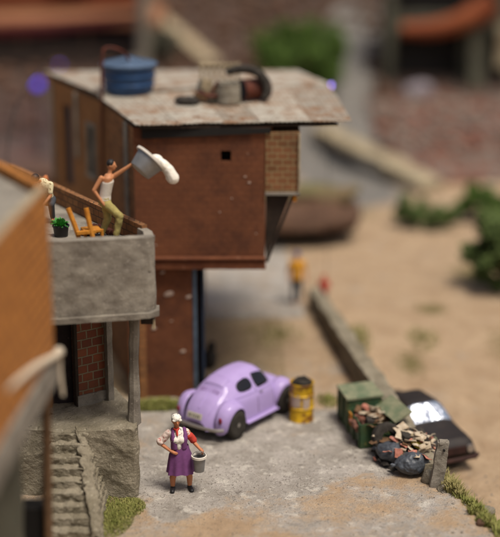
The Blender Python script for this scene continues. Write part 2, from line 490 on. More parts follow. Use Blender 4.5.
def masks(x, y):
    conc = 0; moss = 0; hill = sm(57, 61, y); road = 0
    if y < 36:
        acc = 0
        for jx_, jy_ in ((0, 0), (.25, .1), (-.25, -.1), (.08, -.25), (-.08, .25)):
            xx = x+jx_+.5*nz((x, y, 0), 1.3, 31); yy = y+jy_+.45*nz((x, y, 0), 1.3, 37)
            acc += .47 if inpoly(xx, yy, SAND) else (.95 if inpoly(xx, yy, ALLEY) else .3)
        conc = acc/5
        if math.hypot((x-1.0)/.9, (y-26.2)/.35) < 1: conc = .6
        if math.hypot((x+1.7)/.5, (y-26.9)/.6) < 1: conc = .8
        e = interp(EDGE, y)
        if x > e-.1: conc = 0; moss = max(moss, .9*(1-min(1, max(0, (x-e-.3)/.8))))
        moss = max(moss, 1-math.hypot((x+2.9)/.8, (y-26.6)/1.3))
        moss = max(moss, .9-math.hypot((x+2.3)/1.1, (y-32.7)/.5))
    if inpoly(x, y, PALE): conc = .8
    if 33 < y < 40: moss = max(moss, .75-math.hypot((x-.9)/.9, (y-38)/1.5), .45 if x < 1 else 0)
    for cx, cy, rx, ry in ((3.1, 37.5, .5, 2.5), (4.6, 37, .7, 1.2), (8.0, 38, 1.5, 2), (9, 33, 1.3, 2), (5.6, 40.5, .8, .9), (7.6, 44, 1.5, 2), (3, 52, 3, 2)):
        moss = max(moss, .8-.6*math.hypot((x-cx)/rx, (y-cy)/ry))
    if 47 < y < 62: road = max(road, .85*(1-dist_seg(x, y, 5.2, 56, 2.8, 50)/1.2))
    road = max(road, 1.2-dist_seg(x, y, 4.3, 55, 3.6, 64)/3.0, 1.2-dist_seg(x, y, 3.6, 64, 5.6, 74)/2.4)
    return conc, moss, hill, max(0, min(1, road))
def make_ground():
    nx, ny = len(XS), len(YS)
    vs = [(x, y, gz(x, y)) for y in YS for x in XS]
    fs = [(j*nx+i, j*nx+i+1, (j+1)*nx+i+1, (j+1)*nx+i) for j in range(ny-1) for i in range(nx-1)]
    me = bpy.data.meshes.new('ground'); me.from_pydata(vs, [], fs); me.update(); me.shade_smooth()
    for k in ('concrete', 'moss', 'hill', 'greyroad'): me.attributes.new(k, 'FLOAT', 'POINT')
    vals = [masks(v[0], v[1]) for v in vs]
    for i, k in enumerate(('concrete', 'moss', 'hill', 'greyroad')):
        me.attributes[k].data.foreach_set('value', [max(0., min(1., v[i])) for v in vals])
    me.materials.append(groundmat())
    o = bpy.data.objects.new('ground', me); COL.objects.link(o); props(o, kind='structure')
    o['label'] = 'sandy ground with a grey concrete alley and a slope behind'
make_ground()

# pebbles and grit
def grit(name, n, region, r0, r1, mat, label, onconc=False):
    mb = MB()
    for _ in range(n):
        x = random.uniform(region[0], region[1]); y = random.uniform(region[2], region[3])
        r = random.uniform(r0, r1)*random.uniform(.6, 1)
        rot = Matrix.Rotation(random.uniform(0, 6), 4, 'Z') @ Matrix.Rotation(random.uniform(0, 6), 4, 'X')
        mb.ico((x, y, gz(x, y)+r*.15), (r, r*random.uniform(.6, 1), r*random.uniform(.4, .8)), rot, 1)
    mb.build(name, mat, smooth=None, kind='stuff', label=label, cat='gravel')
grit('gravel', 2600, (-2.8, 5.2, 24.6, 33), .006, .024, M['cement'], 'loose grit and pebbles on the alley floor')
grit('stone_chips', 150, (4.0, 6.3, 24, 31), .02, .05, M['cement'], 'stone chips on the bank below the alley edge')

def grass(name, spots, mat, label, cat='grass'):
    mb = MB(); bm = mb.bm
    for cx, cy, rx, ry, n, h, *zz in spots:
        for _ in range(n):
            a = random.uniform(0, 2*PI); q = random.random()**.6
            x = cx+rx*q*math.cos(a); y = cy+ry*q*math.sin(a)
            z = zz[0] if zz else gz(x, y)-.01
            hh = h*random.uniform(.4, 1.1)*(1.15-q*.5); t = random.uniform(0, 2*PI); w = h*.05+.003
            ln = hh*random.uniform(.2, .9); d = Vector((math.cos(t), math.sin(t), 0)); s = Vector((-d.y, d.x, 0))*w
            p0 = Vector((x, y, z)); p1 = p0+d*ln*.35+Vector((0, 0, hh*.6)); p2 = p0+d*ln+Vector((0, 0, hh))
            v = [bm.verts.new(p) for p in (p0-s, p0+s, p1+s*.8, p1-s*.8, p2)]
            bm.faces.new((v[0], v[1], v[2], v[3])); bm.faces.new((v[3], v[2], v[4]))
    return mb.build(name, mat, smooth=None, kind='stuff', label=label, cat=cat)
grass('grass', [(-2.9, 26.6, .45, 1.0, 5200, .09), (-2.55, 27.0, .3, .45, 1800, .1)], M['grass'], 'short green grass beside the stone steps')
grass('grass', [(-2.3, 32.6, .8, .35, 2200, .2), (-1.4, 32.6, .4, .2, 500, .15)], M['grass'], 'grass tufts at the foot of the red brown wall')
random.seed(77)
bank = []
for _ in range(95):
    y_ = random.uniform(24.8, 28.4); bank.append((interp(EDGE, y_)+random.uniform(-.03, .9), y_, random.uniform(.08, .25), random.uniform(.08, .3), random.randint(60, 190), random.uniform(.1, .3)))
grass('grass', bank, M['grass'], 'mossy green growth spilling over the crumbling alley edge')
grass('grass', [(4.65, 27.7, .2, .3, 500, .3), (4.55, 28.5, .3, .8, 1600, .3), (5.1, 26.5, .3, .4, 500, .17), (4.45, 27.9, .22, .3, 900, .26), (5.6, 25.6, .5, .8, 2000, .18)], M['grassdry'], 'dry weeds on the bank right of the concrete post')
grass('grass', [(4.5, 29.3, .3, .5, 500, .4), (4.9, 28.4, .25, .6, 600, .25), (1.42, 31.9, .06, .05, 60, .06), (2.0, 33, .3, .5, 400, .14)], M['grass'], 'green weeds growing behind the low wall')
grass('grass', [(.7, 38, .9, 1.2, 450, .14), (3.0, 37.2, .25, 2.2, 600, .16), (3.3, 38.5, .3, 1.0, 300, .16), (5.1, 38.4, .5, .8, 350, .16), (8.6, 37, 1.0, 2.0, 900, .22)], M['grass'], 'scattered olive grass tufts on the far sand')

# ------------------------------------------------------------------ red brick house
H = empty('brick_house', (-1.4, 34.5, 0), 'two storey red brown brick house with a corrugated metal roof behind the lilac car', 'house')
A = (-2.84, 33.05); B = (.37, 33.05); C_ = (-3.85, 36.45); D = (-5.9, 40.5); E_ = (1.0, 40.5)
w = MB()
# front painted wall with a small square hole
w.wall(A, B, 3.72, 7.12, .22, [(2.13, 2.38, 6.28, 6.55)])
fw = w.build('front_wall', M['painted'], H, label='red brown painted upper front wall with a small square hole')
MB().box((-.585, 33.2, 6.26), (.3, .1, .03)).build('hole_sill', M['cement'], fw, bevel=.005)
MB().box((-.585, 33.5, 6.42), (.7, .04, .7)).build('dark_backing', M['dark'], fw)  # near-black sheet standing in for the unlit space behind the hole
w = MB(); w.wall(C_, A, 0, 7.12, .2)
w.build('side_wall', M['brickside'], H, label='bare brick side wall nearest the corner')
# far side wall w/ door and window openings
dd = Vector(C_)-Vector(D); L = dd.length
w = MB(); w.wall(D, C_, 0, 7.12, .2, [(1.05, 1.75, 4.2, 6.55), (3.1, 3.75, 4.9, 6.3)])
w.build('side_wall', M['plaster'], H, label='brown plastered side wall with a door and a window')
def along(u, off, z): 
    d = dd.normalized(); n = Vector((-d.y, d.x)); p = Vector(D)+d*u+n*off; return (p.x, p.y, z)
ang = math.atan2(dd.y, dd.x)
f = MB(); f.box(along(1.4, .12, 5.35), (.7, .04, 2.4), ang); f.build('door', M['navy'], H)
f = MB()
for u in (3.13, 3.72): f.box(along(u, .0, 5.6), (.09, .12, 1.5), ang)
f.box(along(3.42, .0, 6.32), (.68, .12, .1), ang); f.box(along(3.42, 0, 4.88), (.72, .16, .08), ang); f.box(along(3.42, .02, 5.6), (.04, .05, 1.4), ang)
wf = f.build('window', M['cement'], H, bevel=.006)
f = MB(); f.box(along(3.42, .1, 5.6), (.6, .02, 1.35), ang); f.build('pane', M['carglass'], wf)
for u, wd, z0, z1 in ((2.3, .13, 5.2, 7.05), (.2, .1, 4.1, 7.0)):
    MB().box(along(u, -.04, (z0+z1)/2), (wd, .08, z1-z0), ang).build('wall_strip', M['cement'], H, bevel=.01)
ac = Vector(A)-Vector(C_); acn = ac.normalized()
p = Vector(C_)+acn*2.75
MB().box((p.x-.03, p.y, 4.0), (.35, .05, 6.2), math.atan2(ac.y, ac.x)).build('wall_strip', M['cement'], H, bevel=.01)
# rear and right walls, floor slab
w = MB(); w.wall(E_, (-1.4, 40.5), 3.7, 7.12, .2); w.wall((-1.4, 40.5), D, 0, 7.12, .2); w.build('rear_wall', M['plaster'], H)
w = MB(); w.wall((.36, 33.27), (.36, 40.3), 3.72, 7.12, .2); w.build('side_wall', M['plaster'], H)
w = MB(); w.prism([(-3.0, 33.3), (.33, 33.3), (.33, 40.2), (-5.5, 40.2), (-3.65, 36.5)], 3.5, 3.7); w.build('floor_slab', M['cement_dark'], H)
# ledge under the upper storey
w = MB(); w.box((-1.26, 33.06, 3.66), (3.3, .24, .2)); w.box((-1.2, 33.0, 3.82), (3.16, .12, .07)); w.rough(.12, .012, 5)
w.build('ledge', M['trim'], H)
w = MB(); w.tube([(-3.05, 32.92, 3.83), (.38, 32.92, 3.84)], .045, 8); w.build('ledge_pipe', M['trim'], H)
# lower storey
w = MB(); w.wall((-3.1, 33.2), (-1.47, 33.2), -.1, 3.55, .2); w.rough(.15, .012, 4)
lw = w.build('lower_wall', M['painted'], H, label='red brown lower wall with pale chips behind the car')
w = MB(); w.wall((-1.49, 33.42), (-1.49, 40.3), -.1, 3.5, .2); w.build('side_wall', M['painted'], H)
random.seed(3)
for (x, z, r) in ((-2.05, 2.83, .1), (-1.72, 1.28, .06), (-2.2, 3.4, .05), (-1.55, 2.75, .06), (-2.45, 1.9, .05), (-2.0, 2.1, .03)):
    MB().ico((x, 33.19, z), (r*1.3, .012, r*.7), Matrix.Rotation(-.3, 4, 'Y'), 2).build('plaster_chip', M['label'], lw)
for (x, z, r) in ((-.02, 5.75, .035), (-.12, 5.9, .03), (-.75, 5.0, .02), (-2.35, 4.15, .025), (-.45, 5.35, .02), (.15, 4.45, .018)):
    MB().ico((x, 33.045, z), (r, .01, r*.7), None, 2).build('plaster_chip', M['label'], fw)
MB().prism([(-2.62, 32.96), (.5, 32.98), (.5, 33.04), (-2.62, 33.04)], [6.86, 7.0, 7.0, 6.86], 7.12).build('eave_shade_board', M['dark'], H)  # near-black strip put in for the shade under the eave
# blue door frame + leaf
f = MB(); f.box((-1.40, 33.28, 1.78), (.09, .12, 3.5)); f.build('door_frame', M['bluepaint'], H, bevel=.01)
f = MB(); f.box((-1.27, 33.75, 1.78), (.05, .75, 3.45), .25); f.box((-1.22, 33.42, 1.78), (.05, .06, 3.45), .25); f.build('door', M['navy'], H, bevel=.008)
# brick bay and slanting bracket
w = MB(); w.prism([(.375, 33.02), (1.22, 33.02), (1.22, 36.5), (.565, 36.5), (.565, 33.3), (.375, 33.3)], 5.52, 7.0)
bay = w.build('brick_bay', M['brickorange'], H, label='bare orange brick bay hanging at the upper right corner')
MB().box((.8, 33.03, 5.48), (.86, .12, .07)).build('sill', M['cement'], bay, bevel=.01)
MB().box((1.2, 33.0, 6.25), (.05, .07, 1.45)).build('corner_strip', M['wood_pale'], bay, bevel=.01)
w = MB(); w.prism([(.395, 33.12), (.98, 33.12), (.98, 33.25), (.395, 33.25)], [3.75, 5.43, 5.43, 3.75], [5.43, 5.44, 5.44, 5.43])
w.build('gusset', M['darkwood'], H)
w = MB(); w.tube([(.42, 33.06, 3.72), (1.05, 33.06, 5.42)], .04, 6); w.build('bracket', M['darkwood'], H)
w = MB(); w.box((1.1, 33.08, 5.35), (.1, .1, .16)); w.build('beam_end', M['wood_ochre'], H, bevel=.01)
# eave board + roof
w = MB(); w.prism([(-2.6, 32.83), (2.15, 33.27), (2.0, 33.55), (-2.9, 33.3)], 7.125, 7.19)
w.prism([(-2.9, 33.3), (2.0, 33.55), (1.85, 38.3), (1.1, 40.6), (-5.9, 40.65), (-3.95, 36.5)], 7.13, 7.2); w.build('roof_board', M['darkwood'], H)
FL, FR, BR, BL = Vector((-2.74, 32.78)), Vector((2.42, 33.25)), Vector((2.15, 38.6)), Vector((-4.02, 36.75))
def sheet(u0, u1, v0, v1, quad, z, wav=.008, per=.115, nm='roof_sheet', jag=.02):
    fl, fr, br, bl = quad; mb = MB(); Lx = (fr-fl).length
    nu = max(6, int(Lx*(u1-u0)/per*8)); nv = 10
    rt, rb = [], []
    ph = random.random()*6
    for j in range(nv+1):
        v = v0+(v1-v0)*j/nv; r = []
        for i in range(nu+1):
            u = u0+(u1-u0)*i/nu
            p = (fl*(1-u)+fr*u)*(1-v)+(bl*(1-u)+br*u)*v
            q = Vector((p.x, p.y, 0))
            if j == 0: q.y += jag*nz((p.x, 0, 0), 6, z)
            q.z = z+wav*math.sin(u*Lx/per*2*PI)+.02*nz((p.x, p.y, 0), .9, 2)+.01*nz((p.x, p.y, 0), 3, ph)
            r.append(q)
        rt.append(r)
    bm = mb.bm
    T = [[bm.verts.new(q+Vector((0, 0, .012))) for q in r] for r in rt]
    Bv = [[bm.verts.new(q-Vector((0, 0, .012))) for q in r] for r in rt]
    for j in range(nv):
        for i in range(nu):
            bm.faces.new((T[j][i], T[j][i+1], T[j+1][i+1], T[j+1][i])); bm.faces.new((Bv[j][i], Bv[j+1][i], Bv[j+1][i+1], Bv[j][i+1]))
    for j in (0, nv):
        for i in range(nu): bm.faces.new((T[j][i], T[j][i+1], Bv[j][i+1], Bv[j][i]))
    for i in (0, nu):
        for j in range(nv): bm.faces.new((T[j][i], T[j+1][i], Bv[j+1][i], Bv[j][i]))
    mb.build(nm, M['roof'], H, smooth=50)
random.seed(11)
q1 = (FL, FR, BR, BL)
cuts = [0, .2, .4, .58, .8, 1.0]
for k, (a, b) in enumerate(zip(cuts, cuts[1:])):
    sheet(a-.004, b+.012, random.uniform(-.012, .004), 1.02, q1, 7.245+.012*(k % 2))
q2 = (BL, BR, Vector((1.35, 40.95)), Vector((-6.12, 40.95)))
for k, (a, b) in enumerate(((0, .3), (.3, .62), (.62, 1))):
    sheet(a, b+.01, -.015, 1, q2, 7.275+.012*(k % 2), wav=.004, per=.3)
w = MB(); w.tube([(-4.0, 36.8, 7.31), (-1.5, 37.5, 7.32), (.6, 38.15, 7.31)], .04, 6); w.rough(.15, .02, 5); w.build('ridge_strip', M['cement'], H)
# pipe
P = MB(); P.tube([(-4.02, 36.42, .1), (-3.98, 36.42, 5), (-3.93, 36.42, 7.2), (-3.9, 36.45, 8.5), (-3.75, 36.5, 8.6), (-3.45, 36.6, 8.52), (-3.25, 36.9, 8.3), (-3.2, 36.95, 7.9)], .042, 10, smooth=1)
P.build('vent_pipe', M['rust'], H, label='rusty pipe running up the side wall and bending over the roof')

# ------------------------------------------------------------------ things on the roof
T = empty('water_tank', (-3.27, 37.2, 7.28), 'round blue plastic water tank on the roof', 'water tank')
t = MB(); t.lathe([(.6, 0), (.63, .03), (.66, .2), (.69, .22), (.69, .26), (.665, .28), (.69, .44), (.72, .46), (.72, .5), (.69, .52), (.71, .66), (.735, .68), (.735, .74)], n=48)
t.build('tank_body', M['tank'], T, local=True, smooth=40)
t = MB(); t.lathe([(.77, .735), (.775, .78), (.74, .8), (.4, .87), (.16, .93), (.14, .96), (0.01, .965)], n=48)
lid = t.build('lid', M['tanklid'], T, local=True, smooth=25)
for i in range(12):
    a = i*PI/6; MB().tube([(.2*math.cos(a), .2*math.sin(a), .925), (.7*math.cos(a), .7*math.sin(a), .815)], .013, 6).build('lid_rib', M['tanklid'], lid, local=True)
RZ = 7.29
# slatted crate
cr = empty('slatted_crate', (-.8, 36.35, RZ), 'upright beige slatted crate at the back of the roof junk', 'crate')
for k in range(8):
    MB().box((-.49+k*.14, -.02, .47), (.075, .04, .92), M=Matrix.Rotation(.06*nz((k, 0, 0), 3), 4, 'Y')).build('slat', M['wood_pale'], cr, local=True, bevel=.006)
MB().box((0, .04, .12), (1.1, .05, .09)).build('rail', M['wood_pale'], cr, local=True, bevel=.006)
MB().box((0, .04, .84), (1.1, .05, .09)).build('rail', M['wood_pale'], cr, local=True, bevel=.006)
# can
c = MB(); c.lathe([(.3, 0), (.315, .02), (.3, .25), (.31, .27), (.29, .5), (.305, .52), (.29, .53), (.27, .515), (.27, .1), (.01, .09)], n=32)
cn = c.build('metal_can', M['zinc'], None, local=True, loc=(-.55, 35.55, RZ-.01), label='dented pale metal can standing in the roof junk', cat='can')
# rusty drum lying with blue end
Rm = Matrix.Rotation(math.radians(-62), 4, 'Z') @ Matrix.Rotation(PI/2, 4, 'X')
d = empty('rusty_drum', (.12, 36.0, RZ+.28), 'rusty drum with a blue end lying on the roof', 'drum')
MB().lathe([(.27, -.38), (.285, -.36), (.27, -.33), (.27, -.02), (.285, 0), (.27, .02), (.27, .34), (.285, .37), (.27, .38)], M=Rm, n=32).build('drum_shell', M['rust'], d, local=True)
MB().lathe([(.25, -.386), (.01, -.388)], M=Rm, n=32).build('drum_end', M['navy'], d, local=True)
MB().lathe([(.25, .386), (.01, .388)], M=Rm, n=32).build('drum_end', M['navy'], d, local=True)
# bent hose/tyre over it
h = MB(); h.tube([(-.62, 35.9, RZ+.72), (-.4, 35.9, RZ+.8), (-.1, 35.85, RZ+.84), (.2, 35.8, RZ+.76), (.42, 35.75, RZ+.52), (.46, 35.72, RZ+.25), (.36, 35.65, RZ+.08)], [.08, .11, .12, .12, .12, .11, .08], 14, smooth=2); h.rough(.05, .02, 8)
h.build('old_tyre', M['tyre'], None, loc=(0, 35.8, RZ), label='cut black tyre bent over the rusty drum on the roof', cat='tyre')
b = MB(); b.ball((-1.62, 35.35, RZ+.07), (.33, .24, .13), Matrix.Rotation(.1, 4, 'Y')); b.rough(.05, .04, 5)
b.build('dark_sack', M['tyre'], None, loc=(-1.62, 35.35, RZ), label='flat dark sack at the left end of the roof junk', cat='sack')
random.seed(5)
for i, (x, y, z, s, m, lb) in enumerate((( -1.25, 35.7, .12, (.4, .22, .16), 'wood_brown', 'brown wooden block beside the dark sack on the roof'),
        (-1.15, 35.85, .42, (.22, .2, .26), 'wood_pale', 'pale box on top of the brown wood on the roof'),
        (-1.3, 35.95, .3, (.16, .2, .42), 'cement', 'grey block standing left of the crate on the roof'),
        (-.95, 35.6, .12, (.18, .3, .2), 'cement_dark', 'dark grey block between the wood and the metal can'))):
    q = MB().box((0, 0, 0), s, M=Matrix.Rotation(random.uniform(-.4, .4), 4, 'Z') @ Matrix.Rotation(random.uniform(-.25, .25), 4, 'Y')).rough(.07, .02, 7, i)
    q.build('junk_block', M[m], None, local=True, loc=(x, y, RZ+z), label=lb, cat='block', group='blocks in the roof junk')
b = MB().tube([(-1.1, 35.55, RZ+.05), (-.82, 35.55, RZ+.55)], .055, 6); b.build('rusty_bar', M['rust'], None, loc=(-1, 35.55, RZ), label='short rusty bar leaning against the crate on the roof', cat='bar', group='rusty bars in the roof junk')
b = MB().tube([(-1.35, 35.45, RZ+.3), (-1.0, 35.4, RZ+.18), (-.85, 35.45, RZ+.2)], .045, 6); b.build('rusty_bar', M['rust'], None, loc=(-1.1, 35.45, RZ), label='rusty bar lying across the brown wooden block on the roof', cat='bar', group='rusty bars in the roof junk')

# ------------------------------------------------------------------ left house with terrace
L = empty('terrace_house', (-3.9, 29.5, 0), 'grey cement house with a walled roof terrace on the left', 'house')
TF = 5.55
w = MB(); w.prism([(-5.4, 26.95), (-4.6, 27.0), (-2.08, 27.42), (-2.02, 27.5), (-2.1, 28.1), (-5.9, 34.0), (-7.2, 33.2), (-6, 28.4)], 5.2, TF)
w.build('terrace_floor', M['cement'], L)
w = MB(); w.prism([(-5.4, 26.88), (-2.12, 27.4), (-2.0, 27.5), (-1.98, 27.64), (-2.15, 27.66), (-5.4, 27.14)], 4.28, 5.93); w.rough(.07, .028, 3.2)
w.build('front_parapet', M['cement'], L, smooth=60, label='rough grey cement front parapet')
w = MB(); w.prism([(-2.0, 27.62), (-2.06, 28.05), (-2.25, 28.35), (-2.38, 28.25), (-2.25, 28.0), (-2.2, 27.64)], 4.4, 5.9); w.rough(.07, .02, 3.2); w.build('side_parapet', M['cement'], L, smooth=60)
w = MB(); w.wall((-2.22, 28.3), (-6.0, 34.1), 5.0, 5.98, -.14) if False else w.wall((-6.08, 34.0), (-2.3, 28.2), 4.6, 5.98, .14)
w.build('side_parapet', M['brickside'], L, label='low brown brick parapet on the alley side of the terrace')
w = MB(); w.prism([(-5.4, 26.8), (-2.1, 27.31), (-1.9, 27.46), (-1.93, 27.8), (-5.4, 27.3)], [4.14, 4.2, 4.22, 4.22, 4.14], [4.26, 4.32, 4.34, 4.34, 4.26]); w.rough(.08, .015, 5)
w.build('slab_edge', M['cement'], L, smooth=60)
w = MB(); w.prism([(-5.4, 27.2), (-2.3, 27.65), (-2.4, 28.2), (-5.9, 33.7), (-7, 33), (-6, 28.4)], 4.2, 5.0); w.build('ceiling_slab', M['darkwood'], L)
w = MB(); w.box((-2.17, 27.6, 4.1), (.26, .3, .14)); w.build('bracket', M['darkwood'], L); MB().box((-2.03, 27.5, 4.03), (.07, .1, .22)).build('bracket_end', M['wood_pale'], L, bevel=.01)
# lower walls
PT = 1.62
w = MB(); w.wall((-3.83, 28.72), (-3.27, 29.12), PT-.1, 4.25, .24); w.build('brick_wall', M['brickred'], L, label='red brick wall strip with pale mortar beside the dark doorway')
w = MB(); w.box((-3.555, 28.9, PT+.12), (.74, .06, .3), math.atan2(.4, .56)); w.rough(.06, .02, 6); w.build('wall_foot', M['cement'], L)
w = MB(); w.box((-3.2, 29.12, 2.9), (.13, .3, 2.75), .5); w.rough(.1, .012, 5); w.build('corner_post', M['cement'], L)
w = MB(); w.wall((-3.86, 28.95), (-3.86, 29.0), PT, 4.25, .1); w.wall((-6, 28.6), (-4.42, 28.62), 0, 4.25, .2); w.build('front_wall', M['plaster'], L)
f = MB(); f.box((-4.15, 28.95, 2.9), (.62, .06, 2.7), .3); f.build('door', M['doordark'], L)
f = MB(); f.box((-3.88, 28.74, 2.9), (.07, .12, 2.7), .6); f.build('door_frame', M['darkwood'], L)
w = MB(); w.wall((-6, 34), (-3.25, 29.25), 0, 4.25, -.2) if False else w.wall((-5.9, 33.6), (-3.2, 29.2), 0, 4.25, -.2); w.build('alley_wall', M['plaster'], L)
w = MB(); w.tube([(-2.53, 27.95, PT-.05), (-2.51, 27.93, 3), (-2.46, 27.9, 4.22)], [.15, .11, .12], 8); w.rough(.1, .02, 4)
w.build('porch_post', M['cement'], L, label='grey post holding the right corner of the terrace')
# plinth
w = MB(); w.prism([(-3.95, 27.5), (-2.5, 27.46), (-2.42, 27.6), (-2.5, 28.3), (-3.0, 29.5), (-5.9, 34.4), (-7, 34), (-6, 27.7), (-4.4, 27.55)], -.15, [1.55, 1.62, 1.64, 1.66, 1.66, 1.66, 1.66, 1.6, 1.55])
w.rough(.075, .07, 2.6, 2, iters=9); w.build('plinth', M['stucco'], L, smooth=70, label='rough stucco plinth with a worn front face')
# stone steps
S = empty('stone_steps', (-3.7, 26.6, 0), 'worn stone steps going up beside the stucco plinth', 'steps')
N = 9
for k in range(N):
    f0 = k/N; y0 = 25.55+2.1*f0; z1 = .17*(k+1)+.02*(k % 2)
    xr = -3.1-.5*f0; xl = -4.3
    w = MB(); w.prism([(xl, y0), (xr, y0+.03*nz((k, 0, 0), 3)), (xr-.04, 28.0), (xl, 28.0)], z1-.3, z1); w.rough(.06, .055, 6, k*3); w.build('step', M['stucco'], S, smooth=60)
w = MB(); w.rings([[Vector((-2.94-.56*t, 25.4+2.2*t, -.2)), Vector((-3.2-.56*t, 25.4+2.2*t, -.2)), Vector((-3.2-.56*t, 25.4+2.2*t, .2+1.47*t)), Vector((-2.98-.56*t, 25.4+2.2*t, .16+1.45*t))] for t in [i/8 for i in range(9)]]); w.rough(.05, .12, 6.5, 5); w.build('side_stones', M['stucco'], S, smooth=60)

# ---------------- things on the terrace
ch = empty('ochre_chair', (-3.58, 28.25, TF), 'ochre yellow wooden chair standing on the terrace', 'chair')
for x, dx in ((-.2, -.06), (.1, .02)):
    MB().tube([(x+.2, -.12, .0), (x+.12, -.08, .32), (x+dx, .0, .8)], [.045, .055, .055], 8, smooth=1).build('back_post', M['wood_ochre'], ch, local=True)
MB().box((.2, .1, .3), (.38, .36, .06), .35).build('seat', M['wood_ochre'], ch, local=True, bevel=.012)
for x, y in ((.05, .28), (.42, .2)): MB().tube([(x, y, 0), (x, y, .28)], .035, 8).build('leg', M['wood_ochre'], ch, local=True)
MB().box((.12, -.12, .3), (.42, .07, .08), .35).build('rail', M['wood_ochre'], ch, local=True, bevel=.01)
pl = empty('planter', (-4.1, 28.9, TF), 'black pot of bright green leaves in front of the crouching person', 'plant pot'); pl.scale = (.85, .85, .95)
MB().lathe([(.17, 0), (.2, .22), (.215, .24), (.215, .27), (.19, .27), (.18, .2), (.01, .2)], n=24).build('pot', M['pot'], pl, local=True)
MB().lathe([(.222, .235), (.222, .262), (.2, .275), (.185, .262)], n=24, cap=False).build('rim', M['pot'], pl, local=True)
random.seed(21)
g = MB()
for i in range(60):
    a = random.uniform(0, 2*PI); t = random.uniform(.1, 1.2); l = random.uniform(.2, .34)
    d_ = Vector((math.cos(a)*math.sin(t), math.sin(a)*math.sin(t), math.cos(t))); s = d_.cross(Vector((0, 0, 1))).normalized()*l*.2
    o_ = Vector((random.uniform(-.06, .06), random.uniform(-.06, .06), .22)); pts = [o_, o_+d_*l*.5+s, o_+d_*l-Vector((0, 0, l*.25)), o_+d_*l*.5-s]
    g._face([g.bm.verts.new(p) for p in pts])
g.build('leaves', M['lettuce'], pl, local=True, smooth=None)
w = MB(); w.ball((-4.85, 31.95, 6.08), (.07, .07, .11)); w.rough(.03, .02, 9)
w.build('clay_lump', M['terracotta'], None, loc=(-4.85, 31.95, 5.98), label='small orange clay lump on the brick terrace parapet', cat='pot')
w = MB()
for i in range(16): w.ico((-3.3-.3+.6*i/15, 28.95+random.uniform(-.05, .05), TF+.07+.09*math.sin(i/15*PI)), random.uniform(.08, .12), None, 1)
w.rough(.05, .03, 8); w.build('rubble_heap', M['rust'], None, loc=(-3.3, 28.95, TF), label='heap of red brown rubble behind the ochre chair', cat='rubble')

# ------------------------------------------------------------------ people
def hand(mb, c, d, up, s=1, curl=.3, side=1):
    """palm + five fingers; d = finger direction, up = back of hand normal"""
    c = Vector(c); d = Vector(d).normalized(); up = Vector(up); up = (up-d*up.dot(d)).normalized(); s_ = d.cross(up)*side
    mb.cap(c, .03*s, c+d*.065*s, .033*s, 8)
    for k, (o, l) in enumerate(((-.026, .06), (-.009, .07), (.009, .065), (.026, .05))):
        b = c+d*.07*s+s_*o*s; m_ = b+(d-up*curl)*l*.55*s; e = m_+(d*(1-curl)-up*curl*1.6)*l*.5*s
        mb.cap(b, .0105*s, m_, .0095*s, 6); mb.cap(m_, .0095*s, e, .008*s, 6)
    t = c+d*.015*s-s_*.028*s; mb.cap(t, .013*s, t+(d*.6-s_*.7-up*.2)*.05*s, .01*s, 6)
def head(mb, c, yaw=0, tilt=0, s=1):
    R = Matrix.Rotation(yaw, 4, 'Z') @ Matrix.Rotation(tilt, 4, 'X'); c = Vector(c)
    f = lambda x, y, z: c+(R @ Vector((x*s, y*s, z*s)))
    mb.ball(c, (.078*s, .092*s, .108*s), R); mb.ball(f(0, -.025, -.05), (.055*s, .062*s, .062*s), R)
    mb.cap(f(0, -.088, .012), .011*s, f(0, -.108, -.022), .017*s, 8)
    for x in (-1, 1):
        mb.ball(f(x*.079, .005, -.005), (.014*s, .024*s, .034*s), R); mb.ball(f(x*.032, -.07, .02), (.02*s, .02*s, .012*s), R)
    mb.ball(f(0, -.082, -.055), (.026*s, .014*s, .009*s), R)
    return f

W = empty('person', (-1.50, 27.87, gz(-1.52, 27.87)+.0), 'woman in a purple apron dress and white headscarf carrying a bucket', 'person', rz=.12); W.scale = (1.1, 1.12, 1)
m = MB()
HC = (-.10, -.03, 1.68)
hf = head(m, HC, .15, .12, 1.06)
m.cap((-.09, .01, 1.45), .055, (-.1, -.01, 1.6), .05)
m.loft([((-.02, 0, .88), .18, .13), ((-.03, 0, 1.0), .16, .115), ((-.05, 0, 1.12), .145, .105), ((-.06, 0, 1.28), .17, .12), ((-.07, .01, 1.4), .19, .1), ((-.08, .01, 1.46), .1, .08)])
for sx, fx in ((-.1, -.19), (.08, .15)):
    m.cap((sx, 0, .88), .1, (sx*.6+fx*.4, -.01, .48), .072); m.cap((sx*.6+fx*.4, -.01, .48), .074, (fx, .01, .3), .066); m.cap((fx, .01, .3), .066, (fx, .01, .09), .045)
    m.cap((fx, .01, .06), .035, (fx+(.01 if fx > 0 else -.01), -.12, .035), .03)
# right arm akimbo, left arm with bucket
m.cap((-.26, .01, 1.38), .058, (-.43, .05, 1.12), .046); m.cap((-.43, .05, 1.12), .044, (-.22, -.1, .99), .033); hand(m, (-.22, -.1, .99), (.7, -.5, -.25), (-.2, -.8, .2), 1.1, .3)
m.cap((.12, .01, 1.38), .058, (.24, .02, 1.13), .046); m.cap((.24, .02, 1.13), .044, (.35, -.13, 1.03), .033); hand(m, (.35, -.13, 1.03), (.5, -.3, -.5), (.5, -.5, .6), 1.1, .8)
m.blob('body', M['skin'], W, .011, 3)
